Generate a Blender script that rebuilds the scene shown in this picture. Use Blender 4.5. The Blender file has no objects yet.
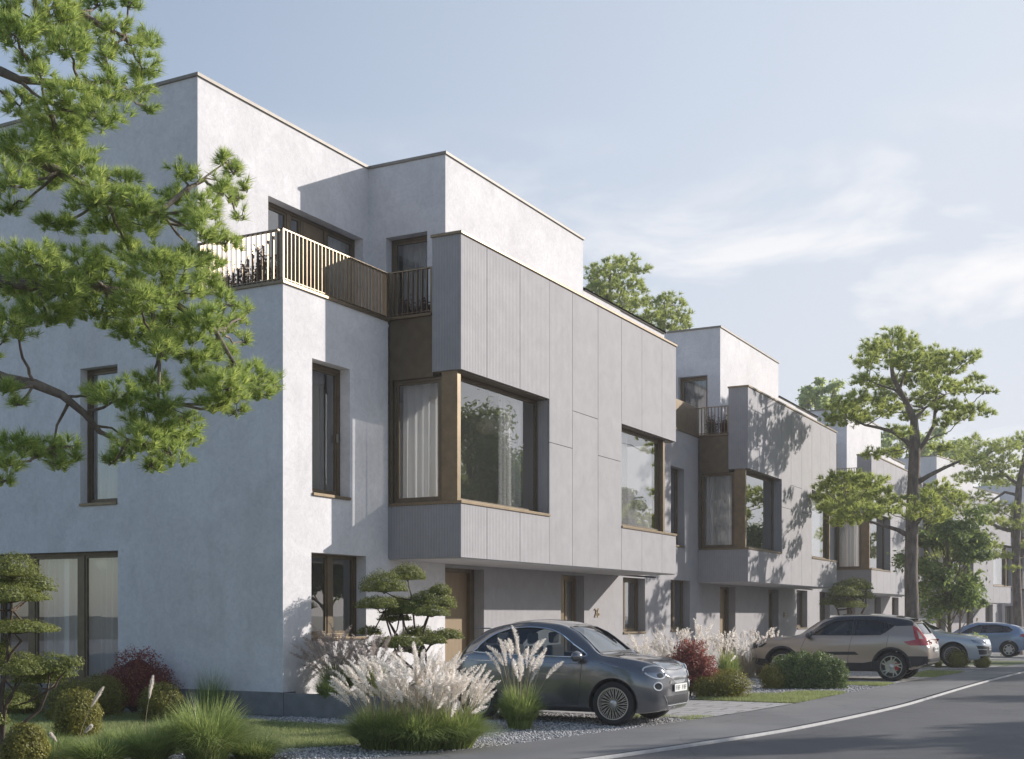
import bpy, bmesh, math, random
import numpy as np
from mathutils import Vector, Matrix, geometry
from mathutils.bvhtree import BVHTree
R = math.radians
rnd = random.Random(7)
rng = np.random.default_rng(7)
S = bpy.context.scene
COL = S.collection

# ------------------------------------------------------------------ camera
CAMH = 1.6
cd = bpy.data.cameras.new("camera")
cam = bpy.data.objects.new("camera", cd)
COL.objects.link(cam)
cam.location = (0, 0, CAMH)
cam.rotation_euler = (R(90), 0, R(28.04 - 90))
cd.sensor_width = 36.0
cd.lens = 36.0 * 1258.0 / 1024.0
cd.shift_y = 234.5 / 1024.0
cd.clip_start = 0.1
cd.clip_end = 3000
S.camera = cam
S.render.resolution_x = 1024
S.render.resolution_y = 759

# ------------------------------------------------------------------ sun, sky, exposure
SUN = Vector((2.19, -1.77, 1.06)).normalized()
elev = math.asin(SUN.z)
sl = bpy.data.lights.new("sun", 'SUN')
sl.energy = 4.75
sl.angle = R(0.55)
sl.color = (1.0, 0.94, 0.88)
so = bpy.data.objects.new("sun", sl)
COL.objects.link(so)
so.rotation_euler = SUN.to_track_quat('Z', 'Y').to_euler()
so.location = (30, -30, 40)

W = bpy.data.worlds.new("World")
S.world = W
W.use_nodes = True
nt = W.node_tree
N, L = nt.nodes, nt.links
N.clear()
wo = N.new('ShaderNodeOutputWorld')
bg = N.new('ShaderNodeBackground')
sky = N.new('ShaderNodeTexSky')
sky.sky_type = 'NISHITA'
sky.sun_disc = False
sky.sun_elevation = elev
sky.sun_rotation = math.atan2(SUN.x, SUN.y)
sky.air_density = 1.0
sky.dust_density = 0.8
sky.ozone_density = 2.0
SKYS = 0.135
CLX = 0.9
tc = N.new('ShaderNodeTexCoord')
mp = N.new('ShaderNodeMapping')
mp.inputs['Scale'].default_value = (1.0, 1.0, 2.6)
mp.inputs['Location'].default_value = (CLX, 1.2, 0.3)
L.new(tc.outputs['Generated'], mp.inputs['Vector'])
n1 = N.new('ShaderNodeTexNoise')
n1.inputs['Scale'].default_value = 4.6
n1.inputs['Detail'].default_value = 9
n1.inputs['Roughness'].default_value = 0.55
n1.inputs['Distortion'].default_value = 0.35
L.new(mp.outputs[0], n1.inputs['Vector'])
cr = N.new('ShaderNodeValToRGB')
cr.color_ramp.elements[0].position = 0.52
cr.color_ramp.elements[0].color = (0, 0, 0, 1)
cr.color_ramp.elements[1].position = 0.64
cr.color_ramp.elements[1].color = (1, 1, 1, 1)
L.new(n1.outputs['Fac'], cr.inputs[0])
# clouds gather low and towards the sun side
sp = N.new('ShaderNodeSeparateXYZ')
L.new(tc.outputs['Generated'], sp.inputs[0])
dot = N.new('ShaderNodeVectorMath'); dot.operation = 'DOT_PRODUCT'
dot.inputs[1].default_value = (0.85, -0.50, -0.15)
L.new(tc.outputs['Generated'], dot.inputs[0])
mr = N.new('ShaderNodeMapRange')
mr.inputs['From Min'].default_value = -0.30
mr.inputs['From Max'].default_value = 0.68
mr.inputs['To Min'].default_value = 0.10
mr.inputs['To Max'].default_value = 0.95
L.new(dot.outputs['Value'], mr.inputs['Value'])
veil = N.new('ShaderNodeMath'); veil.operation = 'POWER'; veil.inputs[1].default_value = 1.5
L.new(mr.outputs[0], veil.inputs[0])
mlow = N.new('ShaderNodeMapRange')
mlow.inputs['From Min'].default_value = 0.37; mlow.inputs['From Max'].default_value = 0.27
L.new(sp.outputs[2], mlow.inputs['Value'])
mu0 = N.new('ShaderNodeMath'); mu0.operation = 'MULTIPLY'
L.new(cr.outputs[0], mu0.inputs[0]); L.new(mlow.outputs[0], mu0.inputs[1])
mu = N.new('ShaderNodeMath'); mu.operation = 'MULTIPLY'
L.new(mu0.outputs[0], mu.inputs[0]); L.new(veil.outputs[0], mu.inputs[1])
mxv = N.new('ShaderNodeMix'); mxv.data_type = 'RGBA'
mxv.inputs[7].default_value = (4.75, 5.12, 5.7, 1)
L.new(veil.outputs[0], mxv.inputs[0])
L.new(sky.outputs[0], mxv.inputs[6])
mx = N.new('ShaderNodeMix'); mx.data_type = 'RGBA'
mx.inputs[7].default_value = (6.5, 6.45, 6.55, 1)
L.new(mu.outputs[0], mx.inputs[0])
mh = N.new('ShaderNodeMapRange')
mh.inputs['From Min'].default_value = 0.0; mh.inputs['From Max'].default_value = 0.38
mh.inputs['To Min'].default_value = 0.42; mh.inputs['To Max'].default_value = 0.0
L.new(sp.outputs[2], mh.inputs['Value'])
mxh = N.new('ShaderNodeMix'); mxh.data_type = 'RGBA'
mxh.inputs[7].default_value = (5.2, 5.0, 5.1, 1)
L.new(mh.outputs[0], mxh.inputs[0]); L.new(mxv.outputs[2], mxh.inputs[6])
L.new(mxh.outputs[2], mx.inputs[6])
L.new(mx.outputs[2], bg.inputs['Color'])
bg.inputs['Strength'].default_value = SKYS
L.new(bg.outputs[0], wo.inputs[0])
S.view_settings.view_transform = 'Standard'
S.view_settings.look = 'None'
S.view_settings.exposure = 0.18
S.view_settings.gamma = 1.0
S.render.engine = 'CYCLES'
S.cycles.max_bounces = 10
S.cycles.transparent_max_bounces = 24

# ------------------------------------------------------------------ object helpers
def thing(name, label, cat, loc=(0, 0, 0), rz=0.0, group=None):
    o = bpy.data.objects.new(name, None)
    COL.objects.link(o)
    o.empty_display_size = 0.2
    o.location = loc
    o.rotation_euler = (0, 0, rz)
    o['label'] = label
    o['category'] = cat
    if group: o['group'] = group
    return o
def tag(o, label, cat, group=None):
    o['label'] = label; o['category'] = cat
    if group: o['group'] = group
    return o
def struct(o, kind='structure', label=None, cat=None):
    o['kind'] = kind
    if label: o['label'] = label
    if cat: o['category'] = cat
    return o
def link(name, me, mat, parent=None, loc=None):
    if mat is not None:
        for m in (mat if isinstance(mat, (list, tuple)) else [mat]): me.materials.append(m)
    o = bpy.data.objects.new(name, me)
    COL.objects.link(o)
    if parent: o.parent = parent
    if loc: o.location = loc
    return o
class MB:
    def __init__(s): s.v = []; s.f = []
    def add(s, vs, fs):
        n = len(s.v); s.v += [tuple(v) for v in vs]; s.f += [tuple(i + n for i in f) for f in fs]
        return s
    def box(s, x0, x1, y0, y1, z0, z1):
        if x0 > x1: x0, x1 = x1, x0
        if y0 > y1: y0, y1 = y1, y0
        if z0 > z1: z0, z1 = z1, z0
        return s.add([(x0,y0,z0),(x1,y0,z0),(x1,y1,z0),(x0,y1,z0),(x0,y0,z1),(x1,y0,z1),(x1,y1,z1),(x0,y1,z1)],
              [(0,3,2,1),(4,5,6,7),(0,1,5,4),(1,2,6,5),(2,3,7,6),(3,0,4,7)])
    def tube(s, pts, rad, n=8, cap=True):
        pts = [Vector(p) for p in pts]
        if not hasattr(rad, '__len__'): rad = [rad] * len(pts)
        ring = []; vs = []; fs = []
        up = Vector((0.13, 0.21, 0.97))
        prev = None
        for i, p in enumerate(pts):
            t = (pts[min(i+1, len(pts)-1)] - pts[max(i-1, 0)])
            if t.length < 1e-9: t = Vector((0,0,1))
            t.normalize()
            a = t.cross(up) if prev is None else prev - t * prev.dot(t)
            if a.length < 1e-5: a = t.cross(Vector((1,0,0)))
            a.normalize(); b = t.cross(a); prev = a
            for k in range(n):
                w = 2*math.pi*k/n
                vs.append(p + (a*math.cos(w) + b*math.sin(w))*rad[i])
        for i in range(len(pts)-1):
            for k in range(n):
                fs.append((i*n+k, i*n+(k+1)%n, (i+1)*n+(k+1)%n, (i+1)*n+k))
        if cap:
            fs.append(tuple(range(n-1, -1, -1))); fs.append(tuple((len(pts)-1)*n+k for k in range(n)))
        return s.add(vs, fs)
    def lathe(s, prof, n=24, axis='z', off=(0,0,0), closed=False):
        vs = []; m = len(prof)
        for r, h in prof:
            for k in range(n):
                w = 2*math.pi*k/n
                a, b = r*math.cos(w), r*math.sin(w)
                p = (a, b, h) if axis == 'z' else ((a, h, b) if axis == 'y' else (h, a, b))
                vs.append((p[0]+off[0], p[1]+off[1], p[2]+off[2]))
        fs = []
        for i in range(m if closed else m-1):
            j = (i+1) % m
            for k in range(n):
                fs.append((i*n+k, i*n+(k+1)%n, j*n+(k+1)%n, j*n+k))
        return s.add(vs, fs)
    def mesh(s, name, smooth=False, fixn=True):
        me = bpy.data.meshes.new(name)
        me.from_pydata(s.v, [], s.f); me.update()
        if fixn:
            bm = bmesh.new(); bm.from_mesh(me)
            bmesh.ops.recalc_face_normals(bm, faces=bm.faces); bm.to_mesh(me); bm.free()
        if smooth:
            me.polygons.foreach_set('use_smooth', [True]*len(me.polygons))
            me.set_sharp_from_angle(angle=R(smooth if smooth is not True else 40))
        return me
    def obj(s, name, mat, parent=None, smooth=False, bevel=0, loc=None, fixn=True):
        o = link(name, s.mesh(name, smooth, fixn), mat, parent, loc)
        if bevel:
            b = o.modifiers.new('bevel', 'BEVEL'); b.width = bevel; b.segments = 2; b.limit_method = 'ANGLE'
        return o
def npmesh(name, V, F, mat, parent=None, smooth=False, loc=None):
    """V (n,3) float, F (m,k) int with k 3 or 4"""
    me = bpy.data.meshes.new(name)
    k = F.shape[1]; m = F.shape[0]
    me.vertices.add(len(V)); me.vertices.foreach_set('co', np.ascontiguousarray(V, dtype=np.float32).ravel())
    me.loops.add(m*k); me.loops.foreach_set('vertex_index', np.ascontiguousarray(F, dtype=np.int32).ravel())
    me.polygons.add(m)
    me.polygons.foreach_set('loop_start', np.arange(0, m*k, k, dtype=np.int32))
    if smooth: me.polygons.foreach_set('use_smooth', np.ones(m, dtype=bool))
    me.update(calc_edges=True)
    return link(name, me, mat, parent, loc)
def copy_tree(o, parent=None):
    c = o.copy(); COL.objects.link(c)
    if parent: c.parent = parent
    for ch in list(o.children): copy_tree(ch, c)
    return c

# ------------------------------------------------------------------ materials
def newmat(name):
    m = bpy.data.materials.new(name); m.use_nodes = True
    return m, m.node_tree.nodes, m.node_tree.links, m.node_tree.nodes['Principled BSDF']
def setp(b, col=None, rough=None, metal=None, **k):
    if col is not None: b.inputs['Base Color'].default_value = (*col, 1)
    if rough is not None: b.inputs['Roughness'].default_value = rough
    if metal is not None: b.inputs['Metallic'].default_value = metal
    for a, v in k.items(): b.inputs[a.replace('_', ' ')].default_value = v
def mat_simple(name, col, rough=0.5, metal=0.0, **k):
    m, n, l, b = newmat(name); setp(b, col, rough, metal, **k); return m
def noise(n, l, scale, detail=4, rough=0.55, vec=None, dist=0.0):
    t = n.new('ShaderNodeTexNoise'); t.inputs['Scale'].default_value = scale
    t.inputs['Detail'].default_value = detail; t.inputs['Roughness'].default_value = rough
    t.inputs['Distortion'].default_value = dist
    if vec: l.new(vec, t.inputs['Vector'])
    return t
def ramp(n, l, src, stops):
    r = n.new('ShaderNodeValToRGB')
    e = r.color_ramp.elements
    while len(e) < len(stops): e.new(0.5)
    for i, (p, c) in enumerate(stops):
        e[i].position = p; e[i].color = (*c, 1) if len(c) == 3 else c
    l.new(src, r.inputs[0]); return r
def bump(n, l, b, src, strength, dist, prev=None):
    u = n.new('ShaderNodeBump'); u.inputs['Strength'].default_value = strength
    u.inputs['Distance'].default_value = dist
    l.new(src, u.inputs['Height'])
    if prev: l.new(prev.outputs[0], u.inputs['Normal'])
    l.new(u.outputs[0], b.inputs['Normal']); return u
def mat_noisy(name, c0, c1, scale, rough=0.8, bstr=0.3, bdist=0.01, bscale=None, metal=0, detail=6, pos='Object', stretch=None):
    m, n, l, b = newmat(name); setp(b, None, rough, metal)
    t = n.new('ShaderNodeTexCoord'); v = t.outputs[pos]
    if stretch:
        q = n.new('ShaderNodeMapping'); q.inputs['Scale'].default_value = stretch; l.new(v, q.inputs[0]); v = q.outputs[0]
    a = noise(n, l, scale, detail, 0.6, v)
    r = ramp(n, l, a.outputs['Fac'], [(0.3, c0), (0.7, c1)])
    l.new(r.outputs[0], b.inputs['Base Color'])
    if bstr:
        q = noise(n, l, bscale or scale*8, 5, 0.6, v)
        bump(n, l, b, q.outputs['Fac'], bstr, bdist)
    return m
def mat_plaster(name, col, var=0.10):
    m, n, l, b = newmat(name); setp(b, None, 0.9)
    b.inputs['Specular IOR Level'].default_value = 0.25
    t = n.new('ShaderNodeTexCoord'); v = t.outputs['Object']
    a = noise(n, l, 0.9, 8, 0.62, v, 0.8)
    c = tuple(x*(1-var) for x in col); d = tuple(min(1, x*(1+var*0.35)) for x in col)
    r = ramp(n, l, a.outputs['Fac'], [(0.35, c), (0.62, d)])
    g = noise(n, l, 7, 8, 0.7, v, 1.5)
    r2 = ramp(n, l, g.outputs['Fac'], [(0.35, (0.84, 0.845, 0.855)), (0.6, (1, 1, 1))])
    x = n.new('ShaderNodeMix'); x.data_type = 'RGBA'; x.blend_type = 'MULTIPLY'; x.inputs[0].default_value = 0.8
    l.new(r.outputs[0], x.inputs[6]); l.new(r2.outputs[0], x.inputs[7])
    q = n.new('ShaderNodeMapping'); q.inputs['Scale'].default_value = (5, 5, 0.35); l.new(v, q.inputs[0])
    st = noise(n, l, 1.0, 6, 0.6, q.outputs[0], 0.3); r3 = ramp(n, l, st.outputs['Fac'], [(0.28, (0.90, 0.895, 0.885)), (0.5, (1, 1, 1))])
    x3 = n.new('ShaderNodeMix'); x3.data_type = 'RGBA'; x3.blend_type = 'MULTIPLY'; x3.inputs[0].default_value = 0.35
    l.new(x.outputs[2], x3.inputs[6]); l.new(r3.outputs[0], x3.inputs[7]); l.new(x3.outputs[2], b.inputs['Base Color'])
    f1 = noise(n, l, 12, 6, 0.7, v, 0.6)
    u = bump(n, l, b, f1.outputs['Fac'], 0.35, 0.012)
    f2 = noise(n, l, 90, 3, 0.6, v)
    bump(n, l, b, f2.outputs['Fac'], 0.3, 0.004, u)
    return m
def mat_cladding(name, col):
    m, n, l, b = newmat(name); setp(b, None, 0.75)
    t = n.new('ShaderNodeTexCoord'); v = t.outputs['Object']
    sx = n.new('ShaderNodeSeparateXYZ'); l.new(v, sx.inputs[0])
    ad = n.new('ShaderNodeMath'); ad.operation = 'ADD'; l.new(sx.outputs[0], ad.inputs[0]); l.new(sx.outputs[1], ad.inputs[1])
    ml = n.new('ShaderNodeMath'); ml.operation = 'MULTIPLY'; ml.inputs[1].default_value = 2*math.pi/0.055; l.new(ad.outputs[0], ml.inputs[0])
    sn = n.new('ShaderNodeMath'); sn.operation = 'SINE'; l.new(ml.outputs[0], sn.inputs[0])
    a = noise(n, l, 2.2, 7, 0.6, v, 0.5)
    r = ramp(n, l, a.outputs['Fac'], [(0.3, tuple(x*0.90 for x in col)), (0.7, tuple(x*1.05 for x in col))])
    q = n.new('ShaderNodeMapping'); q.inputs['Scale'].default_value = (18, 18, 6); l.new(v, q.inputs[0])
    a2 = noise(n, l, 1.0, 5, 0.6, q.outputs[0])
    r2 = ramp(n, l, a2.outputs['Fac'], [(0.35, (0.94, 0.94, 0.945)), (0.65, (1, 1, 1))])
    x = n.new('ShaderNodeMix'); x.data_type = 'RGBA'; x.blend_type = 'MULTIPLY'; x.inputs[0].default_value = 1
    l.new(r.outputs[0], x.inputs[6]); l.new(r2.outputs[0], x.inputs[7])
    gr = ramp(n, l, sn.outputs[0], [(0.0, (0.90, 0.90, 0.90)), (0.5, (1, 1, 1))])
    x2 = n.new('ShaderNodeMix'); x2.data_type = 'RGBA'; x2.blend_type = 'MULTIPLY'; x2.inputs[0].default_value = 0.8
    l.new(x.outputs[2], x2.inputs[6]); l.new(gr.outputs[0], x2.inputs[7])
    l.new(x2.outputs[2], b.inputs['Base Color'])
    u = bump(n, l, b, sn.outputs[0], 0.4, 0.006)
    f2 = noise(n, l, 60, 3, 0.6, v)
    bump(n, l, b, f2.outputs['Fac'], 0.25, 0.004, u)
    return m
def mat_glass(name, tint=(1, 1, 1), refl=1.0, rough=0.0, base=0.08, pw_=3.0):
    m = bpy.data.materials.new(name); m.use_nodes = True
    n, l = m.node_tree.nodes, m.node_tree.links; n.clear()
    o = n.new('ShaderNodeOutputMaterial'); tr = n.new('ShaderNodeBsdfTransparent'); g = n.new('ShaderNodeBsdfGlossy')
    tr.inputs[0].default_value = (*tint, 1); g.inputs['Roughness'].default_value = rough
    f = n.new('ShaderNodeLayerWeight'); f.inputs['Blend'].default_value = 0.5
    pw = n.new('ShaderNodeMath'); pw.operation = 'POWER'; pw.inputs[1].default_value = pw_
    ma = n.new('ShaderNodeMath'); ma.operation = 'MULTIPLY_ADD'; ma.inputs[1].default_value = 0.95*refl; ma.inputs[2].default_value = base
    ma.use_clamp = True
    x = n.new('ShaderNodeMixShader')
    l.new(f.outputs['Facing'], pw.inputs[0]); l.new(pw.outputs[0], ma.inputs[0]); l.new(ma.outputs[0], x.inputs[0]); l.new(tr.outputs[0], x.inputs[1]); l.new(g.outputs[0], x.inputs[2])
    # faint unevenness of real panes
    t = n.new('ShaderNodeTexCoord'); ns = noise(n, l, 0.9, 2, 0.4, t.outputs['Object'])
    u = n.new('ShaderNodeBump'); u.inputs['Strength'].default_value = 0.03; u.inputs['Distance'].default_value = 0.05
    l.new(ns.outputs['Fac'], u.inputs['Height']); l.new(u.outputs[0], g.inputs['Normal'])
    l.new(x.outputs[0], o.inputs[0]); return m
def mat_leaf(name, c0, c1, c2=None, trans=0.35, rough=0.55):
    m = bpy.data.materials.new(name); m.use_nodes = True
    n, l = m.node_tree.nodes, m.node_tree.links; n.clear()
    o = n.new('ShaderNodeOutputMaterial'); d = n.new('ShaderNodeBsdfPrincipled'); t = n.new('ShaderNodeBsdfTranslucent')
    d.inputs['Roughness'].default_value = rough; d.inputs['Specular IOR Level'].default_value = 0.35
    g = n.new('ShaderNodeNewGeometry')
    tc = n.new('ShaderNodeTexCoord'); a = noise(n, l, 1.7, 4, 0.6, tc.outputs['Object'])
    ad = n.new('ShaderNodeMath'); ad.operation = 'ADD'; l.new(g.outputs['Random Per Island'], ad.inputs[0]); l.new(a.outputs['Fac'], ad.inputs[1])
    h = n.new('ShaderNodeMath'); h.operation = 'MULTIPLY'; h.inputs[1].default_value = 0.5; l.new(ad.outputs[0], h.inputs[0])
    st = [(0.2, c0), (0.8, c1)] if c2 is None else [(0.2, c0), (0.62, c1), (0.8, c2)]
    r = ramp(n, l, h.outputs[0], st)
    l.new(r.outputs[0], d.inputs['Base Color'])
    hs = n.new('ShaderNodeHueSaturation'); hs.inputs['Hue'].default_value = 0.485; hs.inputs['Value'].default_value = 1.5; hs.inputs['Saturation'].default_value = 1.05
    l.new(r.outputs[0], hs.inputs['Color']); l.new(hs.outputs[0], t.inputs['Color'])
    x = n.new('ShaderNodeMixShader'); x.inputs[0].default_value = trans
    l.new(d.outputs[0], x.inputs[1]); l.new(t.outputs[0], x.inputs[2]); l.new(x.outputs[0], o.inputs[0])
    return m
PLASTER = mat_plaster('white_plaster', (0.765, 0.745, 0.752))
PLASTER_IN = mat_simple('interior_paint', (0.75, 0.73, 0.70), 0.9)
CLAD = mat_cladding('grey_fluted_cladding', (0.375, 0.36, 0.368))
SOFFIT = mat_noisy('soffit_render', (0.48, 0.47, 0.47), (0.56, 0.55, 0.55), 3, 0.85, 0.15, 0.004)
JOINT = mat_simple('joint_shadow_gap', (0.10, 0.10, 0.10), 0.9)
BRONZE = mat_noisy('bronze_metal', (0.175, 0.13, 0.08), (0.24, 0.18, 0.11), 6, 0.38, 0.05, 0.002, 30, metal=0.55)
BRONZE_D = mat_noisy('dark_bronze_frame', (0.12, 0.09, 0.055), (0.165, 0.125, 0.078), 6, 0.4, 0.05, 0.002, 30, metal=0.4)
COPING = mat_noisy('coping_metal', (0.22, 0.19, 0.155), (0.28, 0.245, 0.20), 4, 0.55, 0.05, 0.002, 30, metal=0.1)
PLINTH = mat_noisy('grey_plinth', (0.17, 0.17, 0.175), (0.24, 0.24, 0.245), 5, 0.85, 0.3, 0.006, 60)
GLASS = mat_glass('window_glass', (0.95, 0.96, 0.96), 1.0, base=0.16, pw_=2.2)
DOORM = mat_noisy('bronze_door_leaf', (0.22, 0.16, 0.095), (0.29, 0.215, 0.13), 3, 0.45, 0.08, 0.003, 20, metal=0.25, stretch=(4, 4, 0.5))
FLOORM = mat_noisy('timber_floor', (0.22, 0.14, 0.08), (0.32, 0.21, 0.12), 4, 0.5, 0.1, 0.003)
SHELL = mat_noisy('roof_gravel', (0.25, 0.24, 0.23), (0.35, 0.34, 0.33), 20, 0.9, 0.3, 0.01)
def mat_curtain():
    m = bpy.data.materials.new('sheer_curtain'); m.use_nodes = True
    n, l = m.node_tree.nodes, m.node_tree.links; n.clear()
    o = n.new('ShaderNodeOutputMaterial'); d = n.new('ShaderNodeBsdfDiffuse'); t = n.new('ShaderNodeBsdfTranslucent'); p = n.new('ShaderNodeBsdfTransparent')
    d.inputs[0].default_value = (0.90, 0.88, 0.86, 1); t.inputs[0].default_value = (0.9, 0.88, 0.86, 1)
    a = n.new('ShaderNodeMixShader'); a.inputs[0].default_value = 0.46; b = n.new('ShaderNodeMixShader'); b.inputs[0].default_value = 0.24
    l.new(d.outputs[0], a.inputs[1]); l.new(t.outputs[0], a.inputs[2]); l.new(a.outputs[0], b.inputs[1]); l.new(p.outputs[0], b.inputs[2]); l.new(b.outputs[0], o.inputs[0])
    return m
CURT = mat_curtain()
# ------------------------------------------------------------------ the ground, pavement, road
def pchip(xs, ys):
    xs = np.array(xs, float); ys = np.array(ys, float)
    h = np.diff(xs); d = np.diff(ys)/h; m = np.zeros(len(xs))
    m[0] = d[0]; m[-1] = d[-1]
    for i in range(1, len(xs)-1):
        if d[i-1]*d[i] <= 0: m[i] = 0
        else:
            w1 = 2*h[i]+h[i-1]; w2 = h[i]+2*h[i-1]
            m[i] = (w1+w2)/(w1/d[i-1]+w2/d[i])
    def f(x):
        x = np.asarray(x, float); i = np.clip(np.searchsorted(xs, x)-1, 0, len(xs)-2)
        t = (x-xs[i])/h[i]; lo = x < xs[0]; hi = x > xs[-1]
        r = (2*t**3-3*t**2+1)*ys[i]+(t**3-2*t**2+t)*h[i]*m[i]+(-2*t**3+3*t**2)*ys[i+1]+(t**3-t**2)*h[i]*m[i+1]
        r = np.where(lo, ys[0]+m[0]*(x-xs[0]), r); r = np.where(hi, ys[-1]+m[-1]*(x-xs[-1]), r)
        return r
    return f
Yk = pchip([-30, 0, 5, 9, 12.6, 14.7, 18, 24, 30, 40.4, 52, 66, 90, 140], [26, 11.4, 8.9, 7.2, 5.9, 5.4, 4.82, 4.4, 4.37, 4.15, 3.3, 1.4, -4.0, -18])
Gz = pchip([-30, 20, 35, 45, 57, 75, 140], [0, 0, -.06, -.13, -.25, -.45, -.9])
def gz(x): return float(Gz(x))
Yw = pchip([-30, 0, 5, 9, 11.8, 13, 15, 18.3, 22, 28, 35, 48, 65, 90, 140], [28, 13.3, 10.8, 9.05, 7.85, 7.45, 7.05, 6.5, 6.12, 6.0, 5.7, 4.95, 3.2, -2, -16])
ROADW = 7.0
RZ = -0.032
def strip(ya, yb, z, x0=-30, x1=140, n=170):
    X = np.linspace(x0, x1, n)
    a = np.stack([X, ya(X), z+Gz(X)], 1); b = np.stack([X, yb(X), z+Gz(X)], 1)
    V = np.concatenate([a, b]); i = np.arange(n-1)
    F = np.stack([i+n, i, i+1, i+n+1], 1)[:, ::-1]
    F = np.stack([i, i+1, i+1+n, i+n], 1)
    return V, F
def poly(name, pts, z, mat, kind='structure', thick=0.0):
    m = MB()
    vs = [(x, y, z+gz(x)) for x, y in pts]
    if not thick: m.add(vs, [tuple(range(len(vs)))])
    else:
        k = len(vs); m.add(vs+[(x, y, z-thick) for x, y in pts], [tuple(range(k)), tuple(range(2*k-1, k-1, -1))]+[(i, (i+1) % k, (i+1) % k+k, i+k) for i in range(k)])
    o = m.obj(name, mat); o['kind'] = kind
    return o
def mat_asphalt(name, c0, c1, gl=0.75):
    m, n, l, b = newmat(name); setp(b, None, gl)
    t = n.new('ShaderNodeTexCoord'); v = t.outputs['Object']
    a = noise(n, l, 0.5, 6, 0.65, v, 0.6); f = noise(n, l, 75, 2, 0.7, v)
    pt = noise(n, l, 0.16, 3, 0.5, v, 1.2)
    mx_ = n.new('ShaderNodeMix'); mx_.data_type = 'FLOAT'; mx_.inputs[0].default_value = 0.45
    l.new(a.outputs['Fac'], mx_.inputs[2]); l.new(f.outputs['Fac'], mx_.inputs[3])
    r = ramp(n, l, mx_.outputs[0], [(0.36, c0), (0.64, c1)])
    # broad repairs and tyre-polished lanes, fine cracks
    r4 = ramp(n, l, pt.outputs['Fac'], [(0.44, (0.86, 0.86, 0.87)), (0.52, (1, 1, 1))])
    vc = n.new('ShaderNodeTexVoronoi'); vc.feature = 'DISTANCE_TO_EDGE'; vc.inputs['Scale'].default_value = 0.55
    dn = noise(n, l, 2.5, 5, 0.6, v); va = n.new('ShaderNodeMixRGB'); va.inputs[0].default_value = 0.22; l.new(v, va.inputs[1]); l.new(dn.outputs['Color'], va.inputs[2]); l.new(va.outputs[0], vc.inputs['Vector'])
    r5 = ramp(n, l, vc.outputs['Distance'], [(0.0, (0.62, 0.62, 0.62)), (0.006, (1, 1, 1))])
    x4 = n.new('ShaderNodeMix'); x4.data_type = 'RGBA'; x4.blend_type = 'MULTIPLY'; x4.inputs[0].default_value = 1
    l.new(r.outputs[0], x4.inputs[6]); l.new(r4.outputs[0], x4.inputs[7])
    x5 = n.new('ShaderNodeMix'); x5.data_type = 'RGBA'; x5.blend_type = 'MULTIPLY'; x5.inputs[0].default_value = 0.8
    l.new(x4.outputs[2], x5.inputs[6]); l.new(r5.outputs[0], x5.inputs[7]); l.new(x5.outputs[2], b.inputs['Base Color'])
    bump(n, l, b, f.outputs['Fac'], 0.6, 0.008)
    return m
ASPH = mat_asphalt('road_asphalt', (0.075, 0.075, 0.079), (0.130, 0.127, 0.127))
WALK = mat_asphalt('pavement_asphalt', (0.15, 0.15, 0.153), (0.235, 0.23, 0.225), 0.85)
KERB = mat_noisy('pale_kerb', (0.34, 0.335, 0.33), (0.46, 0.45, 0.44), 6, 0.8, 0.3, 0.004)
EARTH = mat_noisy('grass_field', (0.11, 0.10, 0.07), (0.17, 0.15, 0.10), 0.6, 0.95, 0.5, 0.05, 14)
def mat_gravel(name, tone=1.0, sc=32):
    m, n, l, b = newmat(name); setp(b, None, 0.85)
    t = n.new('ShaderNodeTexCoord'); v = t.outputs['Object']
    vo = n.new('ShaderNodeTexVoronoi'); vo.inputs['Scale'].default_value = sc; l.new(v, vo.inputs['Vector'])
    s2 = n.new('ShaderNodeSeparateColor'); l.new(vo.outputs['Color'], s2.inputs[0])
    r = ramp(n, l, s2.outputs[0], [(0.0, tuple(tone*c for c in (0.17, 0.17, 0.18))), (0.5, tuple(tone*c for c in (0.33, 0.32, 0.32))), (1.0, tuple(tone*c for c in (0.56, 0.55, 0.53)))])
    r2 = ramp(n, l, vo.outputs['Distance'], [(0.35, (1, 1, 1)), (0.8, (0.25, 0.25, 0.25))])
    x = n.new('ShaderNodeMix'); x.data_type = 'RGBA'; x.blend_type = 'MULTIPLY'; x.inputs[0].default_value = 1
    l.new(r.outputs[0], x.inputs[6]); l.new(r2.outputs[0], x.inputs[7]); l.new(x.outputs[2], b.inputs['Base Color'])
    iv = n.new('ShaderNodeMath'); iv.operation = 'MULTIPLY'; iv.inputs[1].default_value = -1; l.new(vo.outputs['Distance'], iv.inputs[0])
    bump(n, l, b, iv.outputs[0], 1.0, 0.02)
    return m
GRAVEL = mat_gravel('grey_gravel', 1.35)
def mat_pebble():
    m, n, l, b = newmat('pebble'); setp(b, None, 0.8)
    g = n.new('ShaderNodeNewGeometry')
    r = ramp(n, l, g.outputs['Random Per Island'], [(0.0, (0.20, 0.20, 0.21)), (0.45, (0.42, 0.41, 0.41)), (0.8, (0.58, 0.56, 0.55)), (1.0, (0.72, 0.71, 0.68))])
    l.new(r.outputs[0], b.inputs['Base Color']); return m
PEBBLE = mat_pebble()
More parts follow.
